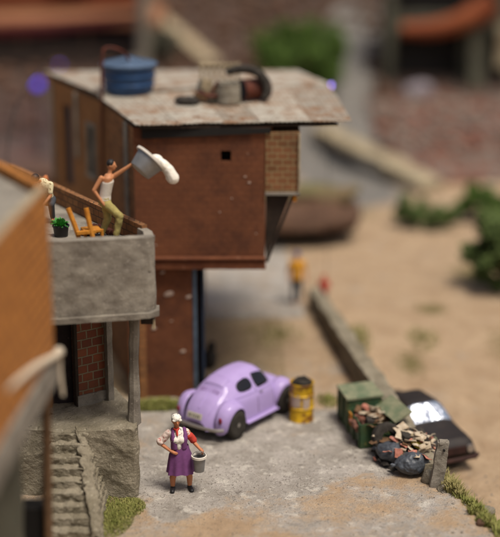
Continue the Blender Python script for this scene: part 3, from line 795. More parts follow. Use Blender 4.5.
# face features
fm = MB()
for x in (-1, 1): fm.ball(hf(x*.032, -.084, .018), (.011, .006, .007))
fm.build('eyes', M['hair'], W, local=True)
hm = MB(); hm.ball(hf(0, .03, .02), (.095, .1, .11)); hm.ball(hf(.0, .06, -.06), (.07, .07, .07))
hm.blob('hair', M['hair'], W, .012, 2)
sc_ = MB(); sc_.ball(hf(0, .008, .06), (.103, .117, .085)); sc_.ball(hf(.05, -.06, .035), (.05, .04, .03)); sc_.ball(hf(-.05, -.06, .035), (.05, .04, .03)); sc_.ball(hf(.02, .1, .02), (.06, .045, .05))
sc_.rough(.03, .008, 18); sc_.blob('headscarf', M['scarf'], W, .01, 2)
# blouse, sleeves
bl = MB(); bl.loft([((-.04, 0, 1.0), .165, .12), ((-.05, 0, 1.12), .155, .115), ((-.06, -.01, 1.28), .185, .14), ((-.07, .01, 1.4), .2, .11), ((-.08, .01, 1.48), .09, .075)])
bl.ball((-.13, -.1, 1.25), (.09, .075, .09)); bl.ball((.0, -.1, 1.25), (.09, .075, .09)); bl.ball((-.06, -.1, 1.1), (.05, .05, .1))
bl.blob('blouse', M['bib'], W, .012, 3)
sl = MB(); sl.cap((-.25, .01, 1.38), .075, (-.43, .05, 1.14), .075); sl.ball((-.42, .04, 1.17), .085); sl.rough(.04, .02, 12); sl.blob('sleeve', M['blouse'], W, .012, 2, label='pale patterned sleeve')
sl = MB(); sl.cap((.09, .01, 1.39), .073, (.17, .015, 1.26), .07); sl.blob('sleeve', M['blouse'], W, .012, 2, label='pale patterned sleeve')
sl = MB(); sl.cap((.16, .01, 1.29), .082, (.235, .02, 1.17), .075); sl.rough(.04, .02, 12); sl.blob('cuff', M['redcloth'], W, .012, 2, label='orange red rolled sleeve end')
# dress : skirt + bodice sides + straps
def skirt():
    mb = MB(); R = []; n = 60
    for z, rx, ry, wv in ((.43, .275, .2, .02), (.47, .27, .195, .018), (.7, .245, .18, .01), (.85, .225, .165, .006), (.98, .185, .14, .002), (1.06, .172, .13, 0), (1.08, .165, .125, 0)):
        R.append([Vector((-.03+(rx+wv*math.sin(9*a)+wv*.7*math.sin(5*a+1))*math.cos(a), (ry+wv*math.sin(9*a))*math.sin(a), z+(.012*math.sin(3*a) if z < .45 else 0))) for a in [2*PI*i/n for i in range(n)]])
    R.insert(0, [Vector((-.03+(p.x+.03)*.93, p.y*.93, p.z+.03)) for p in R[0]])
    mb.rings(R, cap=False); return mb
skirt().build('skirt', M['purple'], W, local=True, smooth=60)
bo = MB()
for s, x0 in ((-1, -.055), (1, -.055)):
    bo.loft([((x0+s*.085, -.035, 1.03), .085, .11), ((x0+s*.095, -.045, 1.15), .07, .115), ((x0+s*.105, -.055, 1.27), .07, .115), ((x0+s*.12, -.02, 1.38), .05, .1), ((x0+s*.11, .01, 1.475), .04, .07)])
bo.loft([((-.05, .05, 1.02), .15, .08), ((-.06, .05, 1.25), .18, .09), ((-.07, .05, 1.38), .17, .07)])
bo.blob('bodice', M['purple'], W, .012, 3)
nk = MB(); nk.tube([(-.16, -.04, 1.5), (-.1, -.085, 1.47), (-.05, -.04, 1.5)], .025, 8, smooth=1); nk.cap((-.1, -.09, 1.47), .03, (-.09, -.135, 1.37), .02); nk.blob('neck_scarf', M['redcloth'], W, .01, 2)
for fx in (-.19, .15):
    s = MB(); s.cap((fx, .02, .05), .052, (fx+(.03 if fx > 0 else -.02), -.14, .035), .048); s.cap((fx, .012, .05), .046, (fx, .012, .1), .047); s.blob('shoe', M['shoe'], W, .01, 2)
def bucket(name, loc, label, mat, r=.15, h=.36, Mx=None, handle=True, s=1):
    b = empty(name, loc, label, 'bucket')
    if Mx is not None: b.rotation_euler = Mx.to_euler()
    MB().lathe([(.01, .005), (r*.74, .0), (r*.76, .02), (r*.95, h*.9), (r*.98, h*.9), (r, h), (r*1.07, h+.005), (r*1.07, h+.02), (r*.95, h+.018), (r*.72, .03), (.01, .03)], n=28).build('pail', mat, b, local=True, smooth=35)
    MB().lathe([(r*1.01, h-.02), (r*1.13, h-.01), (r*1.13, h+.04), (r*.97, h+.045), (r*.93, h+.0)], n=28, cap=False).build('rim', M['white'], b, local=True)
    if handle:
        MB().tube([(r*math.cos(a)*1.02, .02*math.sin(a)*0, h+.01+.13*math.sin(a)) for a in [PI*i/10 for i in range(11)]], .008, 6).build('handle', M['steel'], b, local=True)
    return b
wx, wy = -1.52+.40, 27.87-.16
bucket('bucket', (wx+.005, wy-.02, gz(wx, wy)+.52), 'grey bucket held by the woman in the purple dress', M['steel'], .15, .33)

# man on the terrace emptying a bucket
MN = empty('person', (-2.83, 28.55, TF), 'man in a white vest and yellow trousers throwing out a bucket from the terrace', 'person')
m = MB()
hf = head(m, (-.10, .02, 1.65), PI/2*.85, .05, 1.04)
m.cap((-.15, 0, 1.45), .05, (-.12, .01, 1.57), .048)
m.loft([((-.26, 0, .86), .12, .15), ((-.25, 0, 1.0), .11, .14), ((-.22, 0, 1.15), .115, .15), ((-.19, 0, 1.3), .125, .17), ((-.17, 0, 1.4), .11, .17), ((-.16, 0, 1.47), .07, .09)])
m.cap((-.31, -.1, 1.40), .055, (-.47, -.14, 1.14), .044); m.cap((-.47, -.14, 1.14), .042, (-.3, -.15, .88), .032); hand(m, (-.3, -.15, .88), (.6, 0, -.7), (-.3, -1, 0), 1.1, .5)
m.cap((-.06, .02, 1.41), .052, (.19, -.02, 1.58), .042); m.cap((.19, -.02, 1.58), .04, (.43, -.04, 1.75), .03); hand(m, (.43, -.04, 1.75), (.7, 0, .6), (-.3, -.6, .6), 1.1, .7)
m.cap((-.24, -.07, .86), .09, (.06, -.08, .56), .065); m.cap((.06, -.08, .56), .062, (-.04, -.06, .1), .045); m.cap((-.04, -.06, .06), .035, (.1, -.06, .035), .03)
m.cap((-.26, .08, .86), .09, (-.22, .1, .46), .062); m.cap((-.22, .1, .46), .06, (-.36, .12, .1), .042); m.cap((-.36, .12, .06), .035, (-.23, .12, .035), .03)
m.blob('body', M['skin2'], MN, .012, 3)
hm = MB(); hm.ball(hf(0, .018, .04), (.09, .1, .09)); hm.blob('hair', M['hair'], MN, .012, 2)
v = MB(); v.loft([((-.26, 0, .9), .135, .165), ((-.25, 0, 1.0), .125, .155), ((-.22, 0, 1.15), .128, .163), ((-.19, 0, 1.3), .138, .175), ((-.175, 0, 1.39), .11, .13), ((-.165, 0, 1.44), .07, .1)]); v.blob('vest', M['white'], MN, .012, 3)
tr = MB(); tr.loft([((-.25, 0, .78), .12, .15), ((-.26, 0, .88), .135, .165), ((-.255, 0, .97), .13, .16)])
tr.cap((-.24, -.07, .84), .108, (.06, -.08, .56), .085); tr.cap((.06, -.08, .56), .085, (-.03, -.06, .16), .07); tr.cap((-.26, .08, .84), .105, (-.22, .1, .46), .082); tr.cap((-.22, .1, .46), .08, (-.35, .12, .16), .068)
tr.rough(.05, .015, 9); tr.blob('trousers', M['trouser'], MN, .013, 2)
for x, y in ((-.04, -.06), (-.36, .12)):
    s = MB(); s.cap((x, y, .05), .045, (x+.14, y, .035), .038); s.blob('shoe', M['shoe'], MN, .012, 2)
# tipping bucket: rim plane from (.5,2.03) to (1.02,1.47) seen from the front
ax = Vector((.68, .36, .70)).normalized()
Rm = Vector((0, 0, 1)).rotation_difference(ax).to_matrix()
rimc = Vector((-2.08, 28.5, 7.36)); bt_ = rimc-ax*.36
b = bucket('bucket', bt_, 'tipped grey bucket with a white rim held up by the man on the terrace', M['steel'], .34, .34, Rm, handle=False)
sp = MB()
for i in range(18):
    t = i/17; c = Vector((-1.96+.34*t, 28.42-.02*t, 7.34-.06*t-.32*t*t)); sp.ball(c, .06+.07*t**.8+.012*random.random(), seg=10, rg=6)
sp.ball((-1.98, 28.46, 7.36), (.15, .12, .1)); sp.ball((-1.64, 28.4, 6.98), (.14, .11, .11)); sp.rough(.03, .012, 6)
ob = sp.blob('splash', M['foam'], None, .016, 2, label='white foamy water pouring out of the tipped bucket', cat='water')

# person crouching by the parapet
P2 = empty('person', (-4.58, 29.95, TF), 'person in a cream patterned shirt bending over the green potted plant', 'person')
m = MB()
hf = head(m, (-.16, -.2, 1.06), -.3, .75)
m.cap((-.06, -.02, .95), .05, (-.12, -.12, 1.02), .048)
m.cap((.02, .22, .5), .15, (.0, .1, .75), .135); m.cap((.0, .1, .75), .135, (-.03, .02, .9), .13); m.cap((-.17, .02, .9), .06, (.13, .0, .9), .06)
m.cap((.15, -.02, .9), .052, (.14, -.1, .66), .042); m.cap((.14, -.1, .66), .04, (-.02, -.3, .48), .032); hand(m, (-.02, -.3, .48), (-.3, -.6, -.4), (0, -.3, .9), 1.1, .3)
m.cap((-.18, -.02, .9), .052, (-.26, -.1, .66), .042); m.cap((-.26, -.1, .66), .04, (-.12, -.32, .48), .032); hand(m, (-.12, -.32, .48), (.2, -.6, -.4), (0, -.3, .9), 1.1, .3)
for x in (-.1, .12):
    m.cap((x, .22, .5), .09, (x*1.2, -.06, .46), .065); m.cap((x*1.2, -.06, .46), .06, (x*1.2, .08, .1), .042); m.cap((x*1.2, .07, .06), .035, (x*1.2, -.06, .035), .03)
m.blob('body', M['skin2'], P2, .013, 3)
hm = MB(); hm.ball(hf(0, .02, .035), (.1, .11, .1)); hm.blob('hair', M['hair'], P2, .012, 2)
s = MB(); s.cap((.02, .22, .52), .16, (.0, .1, .75), .15); s.cap((.0, .1, .75), .15, (-.03, .02, .9), .145); s.cap((-.17, .02, .9), .075, (.13, 0, .9), .075); s.cap((.15, -.02, .9), .068, (.14, -.08, .74), .06); s.cap((-.18, -.02, .9), .068, (-.25, -.08, .74), .06)
s.blob('shirt', speckcloth('cream_shirt', '#c9bd98', '#8c7f5c', 20), P2, .013, 2)
s = MB()
for x in (-.1, .12): s.cap((x, .22, .5), .105, (x*1.2, -.06, .46), .08); s.cap((x*1.2, -.06, .46), .078, (x*1.2, .08, .14), .06)
s.blob('trousers', M['denim'], P2, .013, 2)
for x in (-.12, .144):
    s = MB(); s.cap((x, .08, .045), .043, (x, -.07, .032), .036); s.blob('shoe', M['shoe'], P2, .012, 1)

# far man + child
def walker(loc, label, s, top, cap, leg, rz=0):
    o = empty('person', loc, label, 'person', rz=rz); m = MB()
    hf = head(m, (0, -.01*s, 1.6*s), 0, 0, s)
    m.cap((0, 0, 1.4*s), .05*s, (0, 0, 1.52*s), .048*s)
    m.loft([((0, 0, .85*s), .16*s, .12*s), ((0, 0, 1.05*s), .14*s, .11*s), ((0, 0, 1.3*s), .19*s, .12*s), ((0, 0, 1.42*s), .14*s, .09*s)])
    for x in (-1, 1):
        m.cap((x*.2*s, 0, 1.36*s), .05*s, (x*.28*s, .02*s, 1.08*s), .042*s); m.cap((x*.28*s, .02*s, 1.08*s), .04*s, (x*.27*s, -.1*s, .85*s), .03*s); hand(m, (x*.27*s, -.1*s, .85*s), (0, -.3, -1), (x, -.2, 0), s, .3)
        m.cap((x*.09*s, 0, .86*s), .09*s, (x*.1*s, -.05*x*s, .46*s), .062*s); m.cap((x*.1*s, -.05*x*s, .46*s), .06*s, (x*.12*s, .08*x*s, .08*s), .04*s); m.cap((x*.12*s, .08*x*s, .05*s), .035*s, (x*.12*s, .08*x*s-.12*s, .035*s), .03*s)
    m.blob('body', M['skin2'], o, .016, 2)
    t = MB(); t.loft([((0, 0, .82*s), .19*s, .14*s), ((0, 0, 1.05*s), .165*s, .13*s), ((0, 0, 1.3*s), .21*s, .14*s), ((0, 0, 1.44*s), .13*s, .1*s)])
    for x in (-1, 1): t.cap((x*.2*s, 0, 1.36*s), .07*s, (x*.27*s, .02*s, 1.12*s), .06*s)
    t.blob('top', top, o, .016, 2)
    t = MB(); t.loft([((0, 0, .78*s), .15*s, .12*s), ((0, 0, .92*s), .17*s, .13*s)])
    for x in (-1, 1): t.cap((x*.09*s, 0, .84*s), .105*s, (x*.1*s, -.05*x*s, .46*s), .078*s); t.cap((x*.1*s, -.05*x*s, .46*s), .075*s, (x*.12*s, .08*x*s, .12*s), .06*s)
    t.blob('trousers', leg, o, .016, 2)
    t = MB(); t.ball(hf(0, .01, .04), (.1*s, .11*s, .1*s)); t.cap(hf(-.05, -.1, .05), .02*s, hf(.05, -.1, .05), .02*s); t.blob('cap', cap, o, .014, 1)
    return o
walker((1.45, 40.9, gz(1.45, 40.9)), 'far person in an orange yellow top and blue cap on the alley', .98, M['orangecloth'], M['bluecap'], M['denim'], .2)
walker((2.28, 40.6, gz(2.28, 40.6)+.05), 'small far child in a red top beside the end of the low wall', .6, M['redcloth'], M['redcloth'], M['denim'], -.2)

# ------------------------------------------------------------------ lilac beetle-shaped car
CAR = empty('parked_car', (-.3, 31.88, .0), 'small rounded lilac car parked in front of the red brown house', 'car', rz=-math.radians(38))
CAR.scale = (1.06, .82, .95)
# local: +y front, x right
HP = [(-2.0, .50), (-1.93, .66), (-1.8, .83), (-1.6, 1.0), (-1.35, 1.14), (-1.1, 1.31), (-.8, 1.42), (-.4, 1.48), (0, 1.49), (.35, 1.46), (.52, 1.39), (.65, 1.23), (.78, 1.05), (.95, .985), (1.3, .93), (1.6, .82), (1.82, .65), (1.95, .5)]
WP = [(-2.0, .30), (-1.93, .38), (-1.8, .46), (-1.5, .56), (-1.1, .64), (-.6, .69), (0, .70), (.7, .68), (1.1, .60), (1.5, .50), (1.8, .36), (1.95, .24)]
def sp_(tab, y):
    # smooth (catmull) interpolation
    ks = [t[0] for t in tab]
    if y <= ks[0]: return tab[0][1]
    if y >= ks[-1]: return tab[-1][1]
    i = max(k for k in range(len(ks)-1) if ks[k] <= y)
    p0 = tab[max(i-1, 0)][1]; p1 = tab[i][1]; p2 = tab[i+1][1]; p3 = tab[min(i+2, len(tab)-1)][1]
    t = (y-ks[i])/(ks[i+1]-ks[i])
    return .5*((2*p1)+(-p0+p2)*t+(2*p0-5*p1+4*p2-p3)*t*t+(-p0+3*p1-3*p2+p3)*t**3)
def cs(y, a, off=0):
    """a in [-1,1]: 0 = top centre"""
    hgt = sp_(HP, y); wd = sp_(WP, y); zb = .3; th = a*PI/2
    sx = math.copysign(abs(math.sin(th))**.62, a); cz = max(0, math.cos(th))**.78
    z = zb+(hgt-zb)*cz
    k = 1-.30*max(0, (z-.86)/.66)**1.2 if z > .86 else 1
    return Vector((wd*sx*k, y, z))
def csn(y, a, off):
    e = .01; du = cs(y+e, a)-cs(y-e, a); dv = cs(y, a+e)-cs(y, a-e); n = dv.cross(du).normalized()
    p = cs(y, a)
    if n.dot(p-Vector((0, y*.8, .7))) < 0: n = -n
    return p+n*off
ys = [-2.0+3.95*i/70 for i in range(71)]
b = MB(); b.rings([[cs(y, -1+2*k/48) for k in range(49)] for y in ys], cap=False, closed=False)
bmesh.ops.holes_fill(b.bm, edges=[e for e in b.bm.edges if e.is_boundary])
body = b.build('body', M['lilac'], CAR, local=True, smooth=50)
def patch(name, pts_y, a_of, off, mat, parent, nu=12, nv=10, th=.012):
    """curved panel: pts_y=(y0,y1), a_of(u)->(a0,a1)"""
    mb = MB(); R = []
    for i in range(nu+1):
        u = i/nu; y = pts_y[0]+(pts_y[1]-pts_y[0])*u; a0, a1 = a_of(u)
        R.append([csn(y, a0+(a1-a0)*j/nv, off) for j in range(nv+1)])
    mb.rings(R, cap=False, closed=False)
    o = mb.build(name, mat, parent, local=True, smooth=60)
    s = o.modifiers.new('s', 'SOLIDIFY'); s.thickness = th; s.offset = 0
    return o
def a_at_z(y, z, side):
    lo, hi = 0, 1
    for _ in range(30):
        md = (lo+hi)/2
        if cs(y, md).z > z: lo = md
        else: hi = md
    return side*lo
def winpatch(y0, y1, zb, ztop_off, side, round_=.12):
    def f(u):
        y = y0+(y1-y0)*u; top = min(sp_(HP, y)-ztop_off, 1.385)
        e = min(u, 1-u)/round_; c = math.sqrt(max(0, 1-(1-min(1, e))**2)) if e < 1 else 1
        mid = (zb+top)/2; hz = (top-zb)/2*(.35+.65*c)
        return a_at_z(y, mid+hz, side), a_at_z(y, mid-hz, side)
    return f
for side in (-1, 1):
    patch('window', (-.82, -.2), winpatch(-.82, -.2, 1.07, .15, side, .38), .006, M['carglass'], body, 16, 8)
    patch('window', (-.08, .56), winpatch(-.08, .56, 1.04, .13, side, .15), .006, M['carglass'], body, 16, 8)
    # door seams
    for yy in (-.14, .66):
        mb = MB(); mb.tube([csn(yy, a_at_z(yy, z, side), .001) for z in (.42, .6, .8, 1.0, 1.1)], .006, 5); mb.build('door_seam', M['rubber'], body, local=True)
    mb = MB(); mb.tube([csn(y, a_at_z(y, .98, side), .006) for y in [-1.0+.1*i for i in range(18)]], .011, 6); mb.build('waist_trim', M['lilac'], body, local=True)
    MB().tube([csn(-.02, a_at_z(-.02, .93, side), .03), csn(.1, a_at_z(.1, .93, side), .035)], .014, 6).build('handle', M['chrome'], body, local=True)
    # running board
    MB().box((side*.69, -.02, .3), (.2, 1.5, .05)).build('running_board', M['lilac'], body, local=True, bevel=.015)
# rear window (small, filled with paint) with louvres, windscreen
patch('rear_window', (-1.16, -.84), lambda u: (-.2-.03*u, .2+.03*u), .004, M['lilac'], body, 8, 10)
mb = MB()
for a0 in (-1, 1): mb.tube([csn(-1.2+.04*i, a0*(.2+.015*math.sin(i/9*PI)), .004) for i in range(10)], .009, 6)
mb.tube([csn(-1.2, -.2+.04*i, .004) for i in range(11)], .009, 6); mb.tube([csn(-.84, -.2+.04*i, .004) for i in range(11)], .009, 6)
mb.build('window_frame', M['lilac'], body, local=True)
mb = MB()
for k in range(17): mb.tube([csn(-1.27-.035*j, -.2+.4*k/16, .004) for j in range(4)], .008, 5)
mb.build('vent_louvre', M['ventshade'], body, local=True)
patch('windscreen', (.52, .74), lambda u: (-.42, .42), .006, M['carglass'], body, 6, 12)
# engine lid ridge lines
mb = MB()
for s in (-1, 1):
    mb.tube([csn(y, s*(.27 + .12*((-1.3-y)/.6)), .002) for y in [-1.3-.05*i for i in range(12)]], .009, 6)
mb.tube([csn(y, 0, .004) for y in [-1.42-.05*i for i in range(9)]], .02, 6)
mb.build('lid_ridge', M['lilac'], body, local=True)
# fenders
def fender(cy, side, f0, f1, back, wide=.3):
    mb = MB(); R = []
    for i in range(25):
        t = i/24; ph = f0+(f1-f0)*t; ends = math.sin(PI*t)**.45 if 0 < t < 1 else 0
        row = []
        for j in range(11):
            ps = PI/2*j/10
            rr = .41+(.15+back*max(0, math.cos(ph)*(-1)))*math.sin(ps)*(.55+.45*ends); xo = .46+(wide*(.5+.5*ends))*math.cos(ps)**.75
            row.append(Vector((side*xo, cy+rr*math.cos(ph), .40+rr*math.sin(ph)*1.02)))
        # inward lip
        row.insert(0, Vector((side*(row[0].x*side-.03), row[0].y, row[0].z)))
        R.append(row)
    mb.rings(R, cap=False, closed=False)
    o = mb.build('fender', M['lilac'], CAR, local=True, smooth=70)
    s = o.modifiers.new('s', 'SOLIDIFY'); s.thickness = .02; return o
for side in (-1, 1):
    fr = fender(-1.22, side, math.radians(-5), math.radians(205), .12, .33)
    MB().ball((side*.62, -1.83, .62), (.05, .035, .085)).build('tail_light', M['tail'], CAR, local=True)
    fr = fender(1.2, side, math.radians(-25), math.radians(190), -.0, .31)
    MB().ball((side*.6, 1.62, .66), (.1, .07, .1)).build('headlight', M['chrome'], CAR, local=True)
def wheel(x, y, side):
    Rw = Matrix.Rotation(PI/2, 4, 'Y')
    w_ = empty('wheel', (x, y, .385)); w_.scale = (1.25, 1.12, 1.12); w_.parent = CAR
    MB().lathe([(.2, -.09), (.3, -.095), (.335, -.07), (.345, -.03), (.345, .03), (.335, .07), (.3, .095), (.2, .09)], M=Rw, n=36).build('tyre', M['tyre'], w_, local=True, smooth=50)
    MB().lathe([(.205, -.085), (.205, .085)], M=Rw, n=30, cap=False).build('rim', M['steel'], w_, local=True)
    MB().lathe([(.205, side*.06), (.17, side*.045), (.1, side*.05), (.09, side*.085), (.01, side*.095)], M=Rw, n=30).build('hub', M['hubgrey'], w_, local=True)
for y in (-1.22, 1.2):
    for s in (-1, 1): wheel(s*.67, y, s)
# bumpers, plate
mb = MB(); mb.tube([(-.74, -1.88, .42), (-.6, -2.07, .42), (0, -2.14, .42), (.6, -2.07, .42), (.74, -1.88, .42)], .045, 8, smooth=2); mb.build('bumper', M['chrome'], CAR, local=True)
mb = MB(); mb.tube([(-.6, 1.9, .42), (-.5, 2.02, .42), (0, 2.08, .42), (.5, 2.02, .42), (.6, 1.9, .42)], .045, 8, smooth=2); mb.build('bumper', M['chrome'], CAR, local=True)
pm = Matrix.Rotation(-.35, 4, 'X')
pt = MB().box((0, -2.03, .66), (.42, .02, .16), M=pm).build('number_plate', M['plate'], CAR, local=True, bevel=.006)
mb = MB()
for x in (-.15, -.11, -.04, .02, .08, .13): mb.box((x, -2.045, .66), (.018, .008, .07), M=pm)
mb.build('plate_marks', M['rubber'], pt, local=True)
mb = MB(); mb.box((0, 0, .34), (1.0, 3.5, .16)); mb.build('chassis', M['dark'], CAR, local=True)

# ------------------------------------------------------------------ yellow drum
dx, dy = 1.28, 31.78
Dr = empty('oil_drum', (dx, dy, gz(dx, dy)), 'yellow and rusty oil drum standing by the lilac car', 'drum'); Dr.scale = (1.03, 1.03, .93)
MB().lathe([(.01, 0), (.29, 0), (.3, .02), (.285, .05), (.285, .36), (.305, .39), (.285, .42), (.285, .72), (.305, .75), (.285, .78), (.285, 1.04), (.3, 1.07), (.285, 1.08), (.26, 1.06), (.25, .8), (.01, .8)], n=36).build('drum_shell', M['yellowdrum'], Dr, local=True)
for (a0, a1, z0, z1) in ((-2.6, -1.7, .45, .78), (-1.5, -.9, .42, .7)):
    mb = MB(); mb.rings([[Vector(((.297)*math.cos(a0+(a1-a0)*i/10), .297*math.sin(a0+(a1-a0)*i/10), z+.03*math.sin(i))) for i in range(11)] for z in (z0, (z0+z1)/2, z1)], cap=False, closed=False)
    mb.build('label', M['label'], Dr, local=True)
mb = MB(); mb.tube([(-.22, 0, .93), (-.1, .05, 1.06), (.1, .05, 1.08), (.24, 0, .95)], .06, 8, smooth=1); mb.ball((.02, .04, .96), (.2, .17, .1)); mb.rough(.05, .03, 8)
mb.build('dark_rag', M['tyre'], None, local=True, loc=(dx, dy, gz(dx, dy)), label='dark bundle stuffed in the top of the yellow drum', cat='rag')
mb = MB(); mb.ball((-1.1, 35.4, .25), (.2, .25, .28)); mb.ball((-1.05, 35.4, .6), (.12, .15, .14)); mb.rough(.07, .04, 5); mb.build('dark_sack', M['tyre'], None, loc=(-1.1, 35.4, 0), label='dark sack slumped beside the blue door of the red house', cat='sack')

# ------------------------------------------------------------------ low wall
w = MB()
pts = [(1.98, 40.6, .34, .62), (2.4, 38, .38, .66), (2.86, 34.8, .42, .72), (3.46, 31.6, .42, .66), (3.85, 29.6, .34, .5), (4.08, 28.45, .3, .34)]
R = []
for i, (x, y, wd, hh) in enumerate(pts):
    a = Vector(pts[max(i-1, 0)][:2]); b_ = Vector(pts[min(i+1, len(pts)-1)][:2]); d_ = (b_-a).normalized(); n_ = Vector((-d_.y, d_.x))*(wd/2)
    zb = -1.3
    R.append([Vector((x+n_.x, y+n_.y, zb)), Vector((x-n_.x, y-n_.y, zb)), Vector((x-n_.x, y-n_.y, hh)), Vector((x+n_.x, y+n_.y, hh))])
w.rings(R); w.rough(.1, .09, 2.2)
w.build('low_wall', M['stucco'], None, smooth=60, loc=(3, 33, 0), label='low grey cement wall running along the right edge of the alley', cat='wall')
# leaning post with a hole
mb = MB(); Rl = Matrix.Rotation(.1, 4, 'Y')
mb.box((4.2, 28.02, .5), (.3, .18, 1.2), M=Rl, taper=.85); mb.tube([(4.26-.08, 28.02, 1.06), (4.26+.09, 28.02, 1.06)], .085, 8); mb.rough(.05, .03, 5)
po = mb.build('concrete_post', M['cement'], None, smooth=60, loc=(4.15, 28.02, 0), label='leaning weathered concrete post with a hole at the end of the low wall', cat='post')
mb = MB(); mb.tube([(4.27, 27.885, .93), (4.27, 27.925, .93)], .028, 12); mb.build('hole_disc', M['dark'], po)  # dark disc on the face, shade of the hole as colour
mb = MB(); mb.ico((4.0, 28.25, .1), (.16, .16, .22), None, 2); mb.ico((4.35, 27.85, -.1), (.25, .2, .28), None, 2); mb.rough(.05, .05, 5); mb.build('rock', M['cement_dark'], None, loc=(4.05, 28.2, 0), label='rough grey stone at the foot of the leaning post', cat='rock')
for (x, y, s, lb) in ((4.9, 26.25, .13, 'small pinkish brown stone on the crumbling alley edge'), (5.05, 27.0, .2, 'dark grey stone half way down the weedy bank')):
    mb = MB(); mb.ico((x, y, gz(x, y)+s*.2), (s*1.5, s, s*.6), Matrix.Rotation(.5, 4, 'Z'), 2); mb.rough(.05, .05, 6, x); mb.build('rock', M['rock'] if s < .15 else M['cement_dark'], None, loc=(x, y, gz(x, y)), label=lb, cat='rock')

# ------------------------------------------------------------------ green container
ca = math.atan2(1.9, -.42)   # along the wall, away from camera
G = empty('trash_container', (2.86, 30.8, gz(2.7, 30.9)), 'dented dark green trash container with an open lid beside the low wall', 'container', rz=ca)
# local x = away, y = left (towards alley) ; z up
mb = MB()
def gbox(x0, x1, y0, y1, z0, z1, t=.03, top=False):
    mb.box(((x0+x1)/2, y0+t/2, (z0+z1)/2), (x1-x0, t, z1-z0)); mb.box(((x0+x1)/2, y1-t/2, (z0+z1)/2), (x1-x0, t, z1-z0))
    mb.box((x0+t/2, (y0+y1)/2, (z0+z1)/2), (t, y1-y0-2*t, z1-z0)); mb.box((x1-t/2, (y0+y1)/2, (z0+z1)/2), (t, y1-y0-2*t, z1-z0)); mb.box(((x0+x1)/2, (y0+y1)/2, z0+t/2+.001), (x1-x0-2*t, y1-y0-2*t, t))
gbox(.32, 1.2, -.42, .42, .04, .82); mb.rough(.1, .02, 3)
b1 = mb.build('bin_box', M['greenmetal'], G, local=True, smooth=50, label='rear half of the green container with its lid closed')
mb = MB(); gbox(-.72, .3, -.42, .42, .02, .62); mb.rough(.1, .025, 3, 4); mb.build('bin_box', M['greenmetal'], G, local=True, smooth=50, label='open front half of the green container')
mb = MB(); mb.box((.76, 0, .87), (.95, .92, .05), M=Matrix.Rotation(-.03, 4, 'X')); mb.rough(.1, .02, 3, 8); mb.build('lid', M['greenlid'], G, local=True, smooth=50, label='faded green closed lid')
mb = MB(); mb.box((-.22, -.55, .74), (1.2, .04, .5), M=Matrix.Rotation(1.12, 4, 'X') @ Matrix.Rotation(.1, 4, 'Y')); mb.rough(.1, .02, 3, 9); mb.build('lid', M['greenlid'], G, local=True, smooth=50, label='open faded lid leaning back on the wall')
for x in (.36, .74, 1.14): MB().box((x, .44, .43), (.05, .03, .74)).build('rib', M['greenmetal'], G, local=True, bevel=.006)
for x in (-.66, -.2, .24): MB().box((x, .44, .32), (.05, .03, .58)).build('rib', M['greenmetal'], G, local=True, bevel=.006)
for x in (-.5, 1.0):
    MB().tube([(x, .45, .07), (x, .38, .07)], .07, 14).build('castor', M['rubber'], G, local=True)
mb = MB(); mb.box((-.02, .46, .5), (.2, .025, .3)); mb.rough(.05, .02, 6); mb.build('sticker', M['wood_ochre'], G, local=True, label='torn ochre patch hanging on the side')
# rubbish inside
random.seed(31)
def scrap(loc, s, mat, label, cat='paper', rot=None, name='cardboard'):
    mb = MB(); R_ = rot or (Matrix.Rotation(random.uniform(0, 6), 4, 'Z') @ Matrix.Rotation(random.uniform(-.6, .6), 4, 'X') @ Matrix.Rotation(random.uniform(-.4, .4), 4, 'Y'))
    mb.box((0, 0, 0), s, M=R_); mb.rough(.05, .035, 6, loc[0])
    return mb.build(name, M[mat], None, local=True, smooth=50, loc=loc, label=label, cat=cat, group='scraps of rubbish round the container')
for (x, y, z, s, m_, lb) in (
    (2.75, 30.75, .62, (.3, .24, .05), 'paper1', 'stained cardboard piece on the rubbish in the green container'),
    (2.82, 31.0, .66, (.22, .2, .06), 'paper2', 'pink paper scrap on top of the rubbish in the green container'),
    (2.62, 30.95, .6, (.25, .15, .1), 'wood_brown', 'brown wooden piece in the green container'),
    (2.95, 30.55, .66, (.35, .2, .04), 'paper1', 'pale cardboard strip near the open lid of the container'),
    (2.9, 30.2, .6, (.3, .22, .2), 'tyre', 'dark lump of rubbish at the near end of the container')):
    scrap((x, y, z), s, m_, lb)
mb = MB()
for i in range(60): mb.ico((2.72+random.uniform(-.3, .3), 30.7+random.uniform(-.55, .45), .35+random.uniform(0, .2)), random.uniform(.05, .11), None, 1)
mb.rough(.06, .03, 7); mb.build('rubbish', M['rubblea'], None, loc=(2.7, 30.7, .3), kind='stuff', label='mixed brown rubbish filling the open container', cat='rubbish')
# tyre leaning on container
Rt = Matrix.Rotation(math.radians(20), 4, 'Z') @ Matrix.Rotation(math.radians(72), 4, 'X')
mb = MB(); mb.lathe([(.17, -.1), (.3, -.12), (.36, -.09), (.375, 0), (.36, .09), (.3, .12), (.17, .1), (.2, .05), (.26, 0), (.2, -.05), (.17, -.1)], M=Rt, n=40, cap=False); mb.rough(.06, .015, 8)
mb.build('tyre', M['tyre'], None, local=True, smooth=50, loc=(3.2, 29.72, .42), label='old black tyre leaning upright against the green container', cat='tyre')
